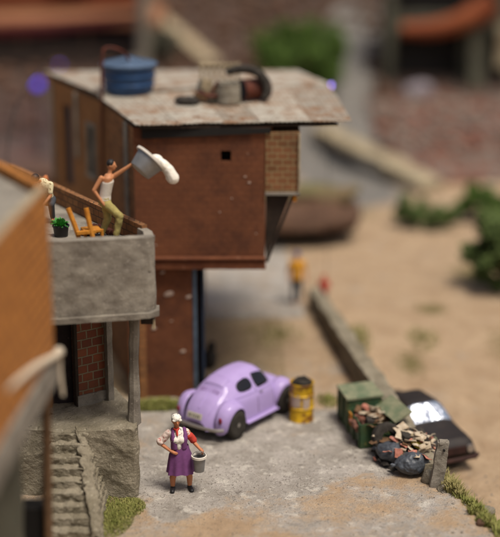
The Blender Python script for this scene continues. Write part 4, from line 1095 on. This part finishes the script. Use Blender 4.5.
# loose heap of crumpled rubbish spilling from the container over the bags
random.seed(91)
def heap(name, n, mat, label, c, r, z0, z1, sz):
    mb = MB(); bm = mb.bm
    for _ in range(n):
        x = c[0]+random.gauss(0, r[0]); y = c[1]+random.gauss(0, r[1]); q = max(0, 1-abs(x-c[0])/(2.4*r[0])-abs(y-c[1])/(2.6*r[1])*.6); z = z0+(z1-z0)*q*random.uniform(.5, 1)
        R_ = Matrix.Rotation(random.uniform(0, 6), 3, 'Z') @ Matrix.Rotation(random.uniform(-.9, .9), 3, 'X'); l = sz*random.uniform(.5, 1.3); w_ = l*random.uniform(.4, .9)
        g_ = [[bm.verts.new(Vector((x, y, z))+R_ @ Vector(((i/3-.5)*l, (j/2-.5)*w_, random.uniform(-.12, .12)*l))) for i in range(4)] for j in range(3)]
        for j in range(2):
            for i in range(3): bm.faces.new((g_[j][i], g_[j][i+1], g_[j+1][i+1], g_[j+1][i]))
    o = mb.build(name, mat, None, smooth=20, loc=(c[0], c[1], z0), kind='stuff', label=label, cat='rubbish'); sd = o.modifiers.new('s', 'SOLIDIFY'); sd.thickness = .012
heap('rubbish', 110, M['tyre'], 'dark crumpled rubbish heaped between container and bags', (3.55, 29.6), (.22, .4), .1, .78, .3)
heap('rubbish', 34, M['paper1'], 'pale torn paper and card strewn over the rubbish heap', (3.86, 29.25), (.22, .28), .46, .8, .23)
heap('rubbish', 26, M['paper2'], 'pinkish paper scraps strewn over the rubbish heap', (3.8, 29.3), (.26, .34), .42, .76, .17)
heap('rubbish', 34, M['wood_brown'], 'brown scraps overflowing the green container', (3.0, 30.5), (.12, .38), .45, .8, .22)
heap('rubbish', 26, M['greenlid'], 'dark green scraps in the rubbish heap', (3.6, 29.6), (.25, .4), .3, .72, .16)
heap('rubbish', 22, M['paper1'], 'pale scraps overflowing the green container', (3.0, 30.6), (.12, .35), .55, .84, .17)
# bags
def bag(c, r, rz, seed, label):
    mb = MB(); n = 30; R = []
    for i in range(15):
        t = -1+2*i/14; rad = (1-abs(t)**1.7)**.75*(1-.1*t); rad = max(rad, .03)
        R.append([Vector((t*r[0], rad*r[1]*math.cos(2*PI*k/n), rad*r[2]*math.sin(2*PI*k/n)*(1 if math.sin(2*PI*k/n) > 0 else .75))) for k in range(n)])
    mb.rings(R); mb.cap((-r[0]*.97, 0, .0), .03, (-r[0]*1.12, 0, .02), .04)
    bmesh.ops.rotate(mb.bm, verts=mb.bm.verts, matrix=Matrix.Rotation(rz, 3, 'Z'))
    mb.rough(.04, .07, 3.2, seed); mb.rough(.2, .02, 14, seed+3, iters=0)
    mb.build('rubbish_bag', M['bag'], None, local=True, smooth=70, loc=c, label=label, cat='bag', group='rubbish bags beside the green container')
bag((3.32, 29.22, .26), (.45, .33, .29), -.5, 2, 'dark blue grey rubbish bag beside the tyre, the farther of two')
bag((3.70, 28.66, .26), (.46, .33, .28), .25, 5, 'dark blue grey rubbish bag nearest the leaning post')
RX = lambda a, b_, c: Matrix.Rotation(c, 4, 'Z') @ Matrix.Rotation(a, 4, 'X') @ Matrix.Rotation(b_, 4, 'Y')
for (x, y, z, s, m_, r_, lb, nm) in (
    (3.6, 29.35, .62, (.46, .3, .05), 'paper1', RX(.5, .2, -.4), 'cream stained cardboard sheet on top of the rubbish bags', 'cardboard'),
    (3.5, 29.55, .72, (.3, .24, .05), 'paper1', RX(.2, -.4, .5), 'small cream cardboard flap topmost of the heap on the bags', 'cardboard'),
    (3.86, 29.1, .5, (.34, .16, .08), 'paper3', RX(.4, .5, .6), 'yellow green paper packet on the bag by the post', 'packet'),
    (3.78, 29.2, .58, (.1, .3, .06), 'paper3', RX(.4, -.5, .2), 'narrow yellow strip sticking up from the rubbish heap', 'packet'),
    (3.4, 28.92, .38, (.2, .03, .2), 'paper2', RX(-.3, .15, .3), 'square pink paper lying between the two rubbish bags', 'paper'),
    (4.0, 29.0, .48, (.3, .24, .05), 'paper1', RX(.3, -.6, 0), 'stained cardboard piece against the leaning post', 'cardboard'),
    (3.62, 29.15, .5, (.3, .2, .1), 'wood_brown', RX(.2, .1, 1.2), 'brown wooden piece under the cardboard on the bags', 'wood'),
    (3.38, 29.4, .5, (.34, .2, .04), 'paper2', RX(.3, .5, .9), 'pinkish cardboard leaning on the farther rubbish bag', 'cardboard'),
    (3.75, 29.45, .42, (.6, .5, .5), 'tyre', RX(.1, .1, .2), 'dark crushed box under the heap of papers', 'box'),
    (2.95, 29.35, .05, (.16, .1, .04), 'paper2', RX(.0, .1, .2), 'small reddish scrap on the ground left of the rubbish bags', 'paper')):
    scrap((x, y, z+.02), s, m_, lb, 'rubbish', r_, nm)

# ------------------------------------------------------------------ dark wreck of a car on the lower ground
jx, jy = 4.26, 32.75; JZ = -1.12
J = empty('wrecked_car', (jx, jy, JZ), 'dark brown old car with a glinting windscreen on the lower ground behind the wall', 'car', rz=math.radians(203)); J.scale = (.98, .97, .98)
# local +y = front
JH = [(-1.9, .62), (-1.85, .82), (-1.3, .92), (-1.0, .96), (-.75, 1.2), (-.55, 1.33), (.1, 1.36), (.32, 1.32), (.78, .96), (1.1, .9), (1.7, .84), (1.85, .7), (1.9, .5)]
def jc(y, a):
    hgt = interp(JH, y); wd = .74-.06*max(0, abs(y)-1.4)/.5; th = a*PI/2
    sx = math.copysign(abs(math.sin(th))**.4, a); cz = max(0, math.cos(th))**.4
    z = .25+(hgt-.25)*cz; k = 1-.22*max(0, (z-.85)/.5)
    return Vector((wd*sx*k, y, z))
b = MB(); ysj = [-1.9+3.8*i/76 for i in range(77)]
b.rings([[jc(y, -1+2*k/40) for k in range(41)] for y in ysj], cap=False, closed=False)
bmesh.ops.holes_fill(b.bm, edges=[e for e in b.bm.edges if e.is_boundary])
jb = b.build('body', M['wreck'], J, local=True, smooth=40)
mb = MB(); n_ = 14; R = []
for i in range(n_+1):
    y = .33+.44*i/n_
    R.append([jc(y, -.55+1.1*j/20)+Vector((0, 0, .014+.012*nz((y, j*.2, 0), 4, 3))) for j in range(21)])
mb.rings(R, cap=False, closed=False)
def mirrorglass():
    n = NT('glinting_glass'); return n.out(lin('#d5deea'), .25, n.bump(n.noise(3.5, 2), .5, .2), .95, .8)
o = mb.build('windscreen', mirrorglass(), J, local=True, smooth=60); s = o.modifiers.new('s', 'SOLIDIFY'); s.thickness = .01
for side in (-1, 1):
    mb = MB(); mb.rings([[jc(y, side*(.62+.14*j/4))+Vector((side*.012, 0, 0)) for j in range(5)] for y in [-.6+.08*i for i in range(11)]], cap=False, closed=False)
    o = mb.build('side_window', M['carglass'], J, local=True); s = o.modifiers.new('s', 'SOLIDIFY'); s.thickness = .01
    for y in (-1.15, 1.2):
        w_ = MB(); w_.tube([(side*.6, y, .3), (side*.77, y, .3)], .3, 28); w_.build('wheel', M['tyre'], J, local=True)
    MB().tube([(side*.5, 1.86, .6), (side*.5, 1.93, .6)], .1, 18).build('headlight', M['chrome'], J, local=True)
mb = MB(); mb.box((0, 1.9, .6), (.74, .04, .2)); mb.build('grille', M['wreckred'], J, local=True, bevel=.01)
mb = MB(); mb.tube([(-.74, 1.85, .38), (-.6, 1.97, .38), (.6, 1.97, .38), (.74, 1.85, .38)], .06, 8, smooth=1); mb.build('bumper', M['wreckred'], J, local=True)

# ------------------------------------------------------------------ near orange building at the left edge
O = empty('orange_house', (-5, 22.5, 0), 'blurred orange brick house at the left edge, nearest the camera', 'house')
poly = [(-3.47, 23), (-6.4, 27.9), (-8, 27.9), (-8, 17.5), (-3.9, 17.5)]
w = MB(); w.prism(poly, 5.07, 7.62); w.build('upper_wall', M['brickfine'], O)
w = MB(); w.wall((-3.9, 17.5), (-3.47, 23), 7.62, 8.05, .09); w.build('parapet', M['brickfine'], O)
w = MB(); w.wall((-3.5, 23.02), (-6.42, 27.92), 7.62, 8.12, .16); w.build('parapet', M['brickfine'], O)
w = MB(); w.prism([(-3.62, 22.8), (-6.4, 27.6), (-7.9, 27.6), (-7.9, 17.6), (-4.02, 17.6)], 7.63, 7.95); w.build('roof_slab', M['cement'], O)
w = MB(); w.wall((-3.94, 17.45), (-3.49, 22.98), 8.055, 8.1, .13); w.build('coping', M['wood_pale'], O, bevel=.01)
w = MB(); w.prism([(-3.42, 23.08), (-6.5, 28), (-8, 28), (-8, 17.4), (-3.84, 17.4)], 4.5, 5.06); w.build('floor_slab', M['cement'], O, bevel=.03)
w = MB(); w.prism([(-4.05, 22.4), (-5.3, 24.6), (-8, 24.6), (-8, 17.6), (-4.3, 17.6)], -.2, 4.49); w.rough(.3, .05, 1.5); w.build('lower_wall', M['pillar'], O, smooth=60)
w = MB(); w.tube([(-3.84, 23.4, -.1), (-3.76, 23.4, 2.4), (-3.7, 23.4, 4.5)], .085, 10); w.build('support_pole', M['wood_brown'], O)
w = MB(); w.box((-4.1, 23.7, 1.35), (.42, .42, .8)); w.build('dark_hatch', M['dark'], O, bevel=.02)
w = MB(); w.tube([(-3.92, 19.0, 5.75), (-3.7, 20.2, 5.6), (-3.56, 21.6, 5.36), (-3.46, 22.5, 5.14), (-3.37, 23.1, 5.03), (-3.42, 23.25, 5.0)], .065, 10, smooth=2); w.tube([(-3.42, 23.2, 5.0), (-3.42, 23.22, 4.6), (-3.38, 23.2, 4.15)], [.05, .04, .03], 8); w.ball((-3.42, 23.18, 5.0), .1)
w.build('rope', M['rope'], None, loc=(-3.6, 23.3, 4.8), label='thick cream rope tied at the corner of the orange house', cat='rope')

# ------------------------------------------------------------------ background
def bush(name, c, r, label, mat, n=5000, clumps=26, leaf=.12, cat='bush', trunk=True, group=None):
    o = empty(name, c, label, cat, group); c0 = Vector((0, 0, r[2]*.95)); mb = MB(); bm = mb.bm
    cl = []
    for _ in range(clumps):
        d_ = Vector((random.gauss(0, 1), random.gauss(0, 1), random.gauss(0, 1))).normalized()*random.uniform(.35, 1)**.6
        cl.append((c0+Vector((d_.x*r[0], d_.y*r[1], d_.z*r[2]*.85)), random.uniform(.22, .42)*min(r)))
    for _ in range(n):
        cc, cr_ = random.choice(cl); d_ = Vector((random.gauss(0, 1), random.gauss(0, 1), random.gauss(0, 1))).normalized()*random.random()**.35*cr_*random.uniform(.8, 1.25)
        p = cc+d_; a = Vector((random.gauss(0, 1), random.gauss(0, 1), random.gauss(0, 1))).normalized(); b_ = a.orthogonal().normalized(); l = leaf*random.uniform(.6, 1.3)
        v = [bm.verts.new(q) for q in (p-a*l, p+b_*l*.5, p+a*l, p-b_*l*.5)]; bm.faces.new(v)
    mb.build('crown', mat, o, local=True, smooth=None)
    if trunk:
        t = MB(); t.tube([(0, 0, -.3), (.05, 0, r[2]*.5), (0, .05, r[2])], [.14*min(r), .1*min(r), .05*min(r)], 8)
        for _ in range(6):
            cc, _r = random.choice(cl); t.tube([(0, 0, r[2]*.35), cc], [.06*min(r), .02*min(r)], 6)
        t.build('trunk', M['wood_brown'], o, local=True)
    return o
random.seed(40)
bush('shrub', (2.55, 66.0, gz(2.4, 66)+.0), (2.1, 1.8, 2.0), 'large dark green bush behind the far edge of the metal roof', M['leafdark'], 16000, 44, .13)
bush('tree', (8.0, 42.2, gz(8.0, 42.2)), (1.1, 1.1, 1.6), 'green tree at the right edge of the photo', M['leafmid'], 9000, 34, .09, 'tree')
bush('shrub', (6.9, 50.0, 0), (1.4, .9, .8), 'low dark green shrub at the left end of the far hedge', M['leafmid'], 3500, 16, .09, group='low shrubs of the far hedge')
bush('shrub', (8.8, 50.6, 0), (1.1, .8, .75), 'middle one of the low shrubs in the far hedge', M['leafdark'], 3500, 16, .09, group='low shrubs of the far hedge')
bush('shrub', (10.1, 50.6, 0), (1.0, .8, .75), 'low shrub at the right end of the far hedge', M['leafdark'], 3500, 16, .09, group='low shrubs of the far hedge')
bush('shrub', (2.0, 50.6, 0), (1.0, .8, .7), 'low shrub growing on top of the brown rock bank', M['leafdark'], 3500, 18, .1)
bush('shrub', (-4.4, 69.5, gz(-4.4, 69.5)), (1.0, .9, .9), 'small dull bush beside the far grey pole', M['pillar'], 2500, 14, .12)
# brown undercut bank
mb = MB()
R = []
for i in range(25):
    t = i/24; x = -1.5+5.6*t; e = math.sin(PI*min(1, t*1.0))**.3 if 0 < t < 1 else .05
    R.append([Vector((x, 48.4+1.7*e*math.cos(a)*(1 if math.sin(a) > -.3 else .6), .8+(.85*e)*math.sin(a)*(1.0 if math.sin(a) > 0 else .95))) for a in [2*PI*k/20 for k in range(20)]])
mb.rings(R); mb.rough(.3, .35, .8, 3)
mb.build('rock_bank', M['rock'], None, smooth=70, loc=(1.5, 48.5, 0), label='long low brown bank of rock behind the red house', cat='rock')
mb = MB(); mb.prism([(-1.2, 48.0), (3.6, 48.0), (3.9, 49.4), (-1.2, 49.8)], 1.45, 1.7); mb.rough(.25, .25, 1, 8)
mb.build('moss_layer', M['mossrock'], None, smooth=70, loc=(1.5, 48.8, 1.4), label='mossy pale crust on top of the brown rock bank', cat='moss', kind='stuff')
# pale timber
mb = MB(); a = Vector((3.3, 62.4, 1.2)); b_ = Vector((7.5, 55.4, .25))
d_ = (b_-a); ax_ = d_.normalized(); Rz = ax_.to_track_quat('Y', 'Z').to_matrix().to_4x4()
mb.box((a+b_)/2, (1.15, d_.length, .4), M=Rz); mb.rough(.4, .22, 1.0); mb.build('timber_beam', M['ramp'], None, loc=((a+b_)/2), label='long pale timber beam lying on the far slope', cat='beam')
mb = MB(); a = Vector((-5.6, 74, 5.6)); b_ = Vector((-1.8, 68.5, 3.3)); d_ = b_-a; Rz = d_.normalized().to_track_quat('Y', 'Z').to_matrix().to_4x4()
mb.box((a+b_)/2, (.9, d_.length, .3), M=Rz); mb.rough(.5, .06, 1.5); mb.build('timber_beam', M['wood_pale'], None, loc=((a+b_)/2), label='dull tan beam sloping down behind the blue water tank', cat='beam')
mb = MB(); mb.tube([(-5.25, 68, gz(-5.2, 68)-.2), (-5.1, 68, 8.5)], .33, 10); mb.build('pole', M['cement_dark'], None, loc=(-5.2, 68, gz(-5.2, 68)), label='blurred grey pole far behind the blue water tank', cat='pole')
mb = MB(); mb.box((-5.6, 67.5, gz(-5.6, 67.5)+.45), (.8, .6, 1.0)); mb.rough(.2, .15, 2); mb.build('pale_stone', M['cement'], None, loc=(-5.6, 67.5, gz(-5.6, 67.5)), label='pale stone block at the foot of the far grey pole', cat='stone')
# rubble slope (stuff)
random.seed(50)
for nm, mt, nn, lb in (('rubble', 'rubblea', 1500, 'red brown rubble strewn over the far slope'), ('rubble', 'rubbleb', 1100, 'grey stones strewn over the far slope'), ('rubble', 'sackpale', 260, 'pale scraps scattered through the far rubble')):
    mb = MB()
    for _ in range(nn):
        x = random.uniform(5.8, 16); y = random.uniform(57, 65.6)
        if dist_seg(x, y, 4.35, 63.6, 7.6, 55) < .8: continue
        r = random.uniform(.08, .38)*(.6 if mt == 'sackpale' else 1)
        mb.ico((x, y, gz(x, y)+r*.2), (r, r*random.uniform(.5, 1), r*random.uniform(.4, .8)), Matrix.Rotation(random.uniform(0, 6), 4, 'Z'), 1)
    mb.rough(.5, .04, 3, iters=1); mb.build(nm, M[mt], None, smooth=None, kind='stuff', label=lb, cat='rubble')
mb = MB()
for _ in range(1300):
    x = random.uniform(-14, 7); y = random.uniform(63, 82); 
    if 1.5 < x < 6 and y < 73: continue
    r = random.uniform(.1, .5); mb.ico((x, y, gz(x, y)+r*.2), (r, r*random.uniform(.5, 1), r*random.uniform(.4, .8)), Matrix.Rotation(random.uniform(0, 6), 4, 'Z'), 1)
mb.build('rubble', M['rock'], None, smooth=None, kind='stuff', label='brown debris on the slope behind the roof', cat='rubble')
# derelict house with dark openings upper right
BH = empty('far_house', (10, 68.5, gz(10, 68.5)), 'dark derelict house with black openings under an orange red beam, upper right', 'house')
gzb = 2.3
w = MB(); w.wall((6.6, 67.5), (13.8, 67.5), gzb-.5, 8.4, .5, [(.45, 3.7, gzb+.1, 5.1), (4.6, 5.95, gzb+.1, 5.1), (.4, 5.4, 5.9, 8.2)]); w.rough(.4, .06, 1.2)
w.build('front_wall', M['pillar'], BH, smooth=40)
w = MB(); w.box((10.2, 68.15, 5), (7.2, .1, 7.5)); w.box((6.7, 69.2, 5), (.2, 2.4, 7)); w.box((13.7, 69.2, 5), (.2, 2.4, 7)); w.box((10.2, 69.1, 8.5), (7.2, 3, .2)); w.box((10.2, 69.2, 4.8), (7, 2.4, .15)); w.build('dark_interior', M['dark'], BH)  # near-black panels: darkness inside the openings put into their colour
w = MB(); w.tube([(7.3, 67.0, 5.25), (8.6, 66.8, 5.2), (9.8, 66.8, 5.45), (10.9, 66.8, 5.95), (11.6, 66.8, 6.5)], [.35, .42, .5, .6, .65], 12, smooth=1); w.rough(.3, .1, 1)
w.build('orange_awning', M['awning'], BH)
w = MB(); w.box((11.0, 67.0, 3.7), (.75, .5, 3)); w.rough(.3, .08, 1); w.build('pillar', M['pillar'], BH)
w = MB(); w.box((12.35, 66.9, 4.4), (.8, .4, 2.0)); w.rough(.3, .08, 1); w.build('yellow_panel', M['ramp'], BH)
mb = MB(); mb.ball((8.1, 65.9, gz(8.1, 65.9)+.3), (.75, .5, .45)); mb.rough(.2, .15, 2); mb.build('pale_sack', M['sackpale'], None, loc=(8.1, 65.9, gz(8.1, 65.9)), label='pale lilac grey sack below the dark openings of the far house', cat='sack')
# canopy stall upper left
ST = empty('market_stall', (-8.5, 70, gz(-8.5, 70)), 'blurred stall with orange and dark red canopies, upper left', 'stall')
w = MB(); w.prism([(-15, 69.4), (-4.6, 69.4), (-4.4, 72), (-15, 72)], 5.0, [5.35, 5.35, 5.9, 5.9]); w.rough(.5, .08, .8); w.build('canopy', M['awningtan'], ST)
w = MB(); w.prism([(-15, 69.0), (-10, 69.0), (-5.2, 68.7), (-5.2, 69.2), (-10, 69.5), (-15, 69.5)], [4.55, 4.75, 5.55, 5.55, 4.75, 4.55], [5.0, 5.15, 5.75, 5.75, 5.15, 5.0]); w.build('valance', M['awningdark'], ST)
w = MB(); w.prism([(-15, 70.8), (-5.6, 70.8), (-5.4, 73), (-15, 73)], 6.0, [6.7, 6.7, 7.4, 7.4]); w.rough(.5, .08, .8); w.build('canopy', M['awning'], ST)
w = MB(); w.ball((-9.0, 71.5, 7.2), (1.9, 1.2, .75)); w.build('round_awning', M['awningdark'], ST)
w = MB(); w.box((-10.2, 72.2, 4.0), (9.6, .3, 2.6)); w.box((-10.2, 70.2, 4.2), (9.4, .15, 1.2)); w.build('back_wall', M['darkwood'], ST)
for x in (-14.6, -11.4, -8.2, -5.0): MB().box((x, 69.5, 4), (.16, .16, 2.6)).build('post', M['wood_brown'], ST)
w = MB(); w.box((-9.8, 68.9, gz(-9.8, 68.9)+.45), (8, .6, .9)); w.rough(.3, .05, 1); w.build('counter', M['darkwood'], ST)
# violet lamp
vl = empty('violet_lamp', (-9.5, 61.5, 3.45), 'glowing violet lamp in the background at the left', 'lamp')
MB().ball((-9.5, 61.5, 3.45), .2).build('bulb', M['led'], vl); MB().tube([(-9.5, 61.5, 0.3), (-9.5, 61.5, 3.7)], .08, 8).build('stem', M['cable'], vl)
ld = bpy.data.lights.new('violet_glow', 'POINT'); ld.color = (.3, .22, 1); ld.energy = 110; ld.shadow_soft_size = .3
lo = bpy.data.objects.new('violet_glow', ld); COL.objects.link(lo); lo.parent = vl; lo.location = (0, .9, .6)
vl = empty('violet_lamp', (-8.6, 62.5, 4.2), 'small violet light right of the bigger violet lamp', 'lamp')
MB().ball((-8.6, 62.5, 4.2), (.1, .04, .04)).build('bulb', M['led'], vl)
vl = empty('violet_bead', (2.42, 41.5, 6.72), 'tiny violet light beyond the right corner of the roof', 'lamp')
MB().ball((2.42, 41.5, 6.72), (.06, .03, .1), Matrix.Rotation(.5, 4, 'Y')).build('bulb', M['led2'], vl)
MB().tube([(2.42, 41.5, 6.65), (2.42, 41.52, 5), (2.4, 41.5, 0)], .008, 6).build('stem', M['cable'], vl)
# cable hanging at left
mb = MB(); mb.tube([(-5.95, 40.6, 7.5), (-6.3, 40.0, 7.3), (-6.7, 39.2, 6.6), (-6.9, 38.6, 5.6), (-6.95, 38.2, 3.8), (-6.9, 38.2, 0)], .022, 6, smooth=2)
mb.build('cable', M['cable'], None, loc=(-6.5, 39.5, 5), label='thin dark cable hanging from the back corner of the metal roof', cat='cable')
# tan low wall far left behind the house
mb = MB(); mb.box((-10, 56, .35), (9, 1.6, .9)); mb.rough(.5, .1, 1); mb.build('far_wall', M['rock'], None, loc=(-10, 56, 0), label='low brown wall far behind the left side of the house', cat='wall')

# ------------------------------------------------------------------ light, sky, camera
el, az = math.radians(68), math.radians(138)     # azimuth measured from +Y clockwise
sun = bpy.data.lights.new('sun', 'SUN'); sun.energy = 2.9; sun.angle = math.radians(20); sun.color = (1, .95, .87)
so = bpy.data.objects.new('sun', sun); COL.objects.link(so)
dirv = Vector((math.sin(az)*math.cos(el), math.cos(az)*math.cos(el), math.sin(el)))
so.rotation_euler = dirv.to_track_quat('Z', 'Y').to_euler()
wd = bpy.data.worlds.new('World'); SC.world = wd; wd.use_nodes = True
nt = wd.node_tree; bg = nt.nodes['Background']; sky = nt.nodes.new('ShaderNodeTexSky'); sky.sky_type = 'NISHITA'; sky.sun_disc = False
sky.sun_elevation = el; sky.sun_rotation = az; sky.dust_density = 3
mx = nt.nodes.new('ShaderNodeMix'); mx.data_type = 'RGBA'; mx.blend_type = 'MULTIPLY'; mx.inputs[0].default_value = 1; mx.inputs[7].default_value = (1.0, .87, .74, 1)
nt.links.new(sky.outputs[0], mx.inputs[6]); nt.links.new(mx.outputs[2], bg.inputs[0]); bg.inputs[1].default_value = .105

cam = bpy.data.cameras.new('camera'); co = bpy.data.objects.new('camera', cam); COL.objects.link(co); SC.camera = co
co.location = (0, 0, 13.65); co.rotation_euler = (math.radians(90-17), 0, 0)
cam.sensor_fit = 'VERTICAL'; cam.sensor_height = 24; cam.lens = 24*1381/537; cam.clip_end = 1000
cam.dof.use_dof = True; cam.dof.focus_distance = 30.5; cam.dof.aperture_fstop = (cam.lens/1000)/.90
SC.view_settings.view_transform = 'Standard'; SC.view_settings.look = 'None'; SC.view_settings.gamma = 1; SC.view_settings.exposure = .42
SC.view_settings.use_curve_mapping = False
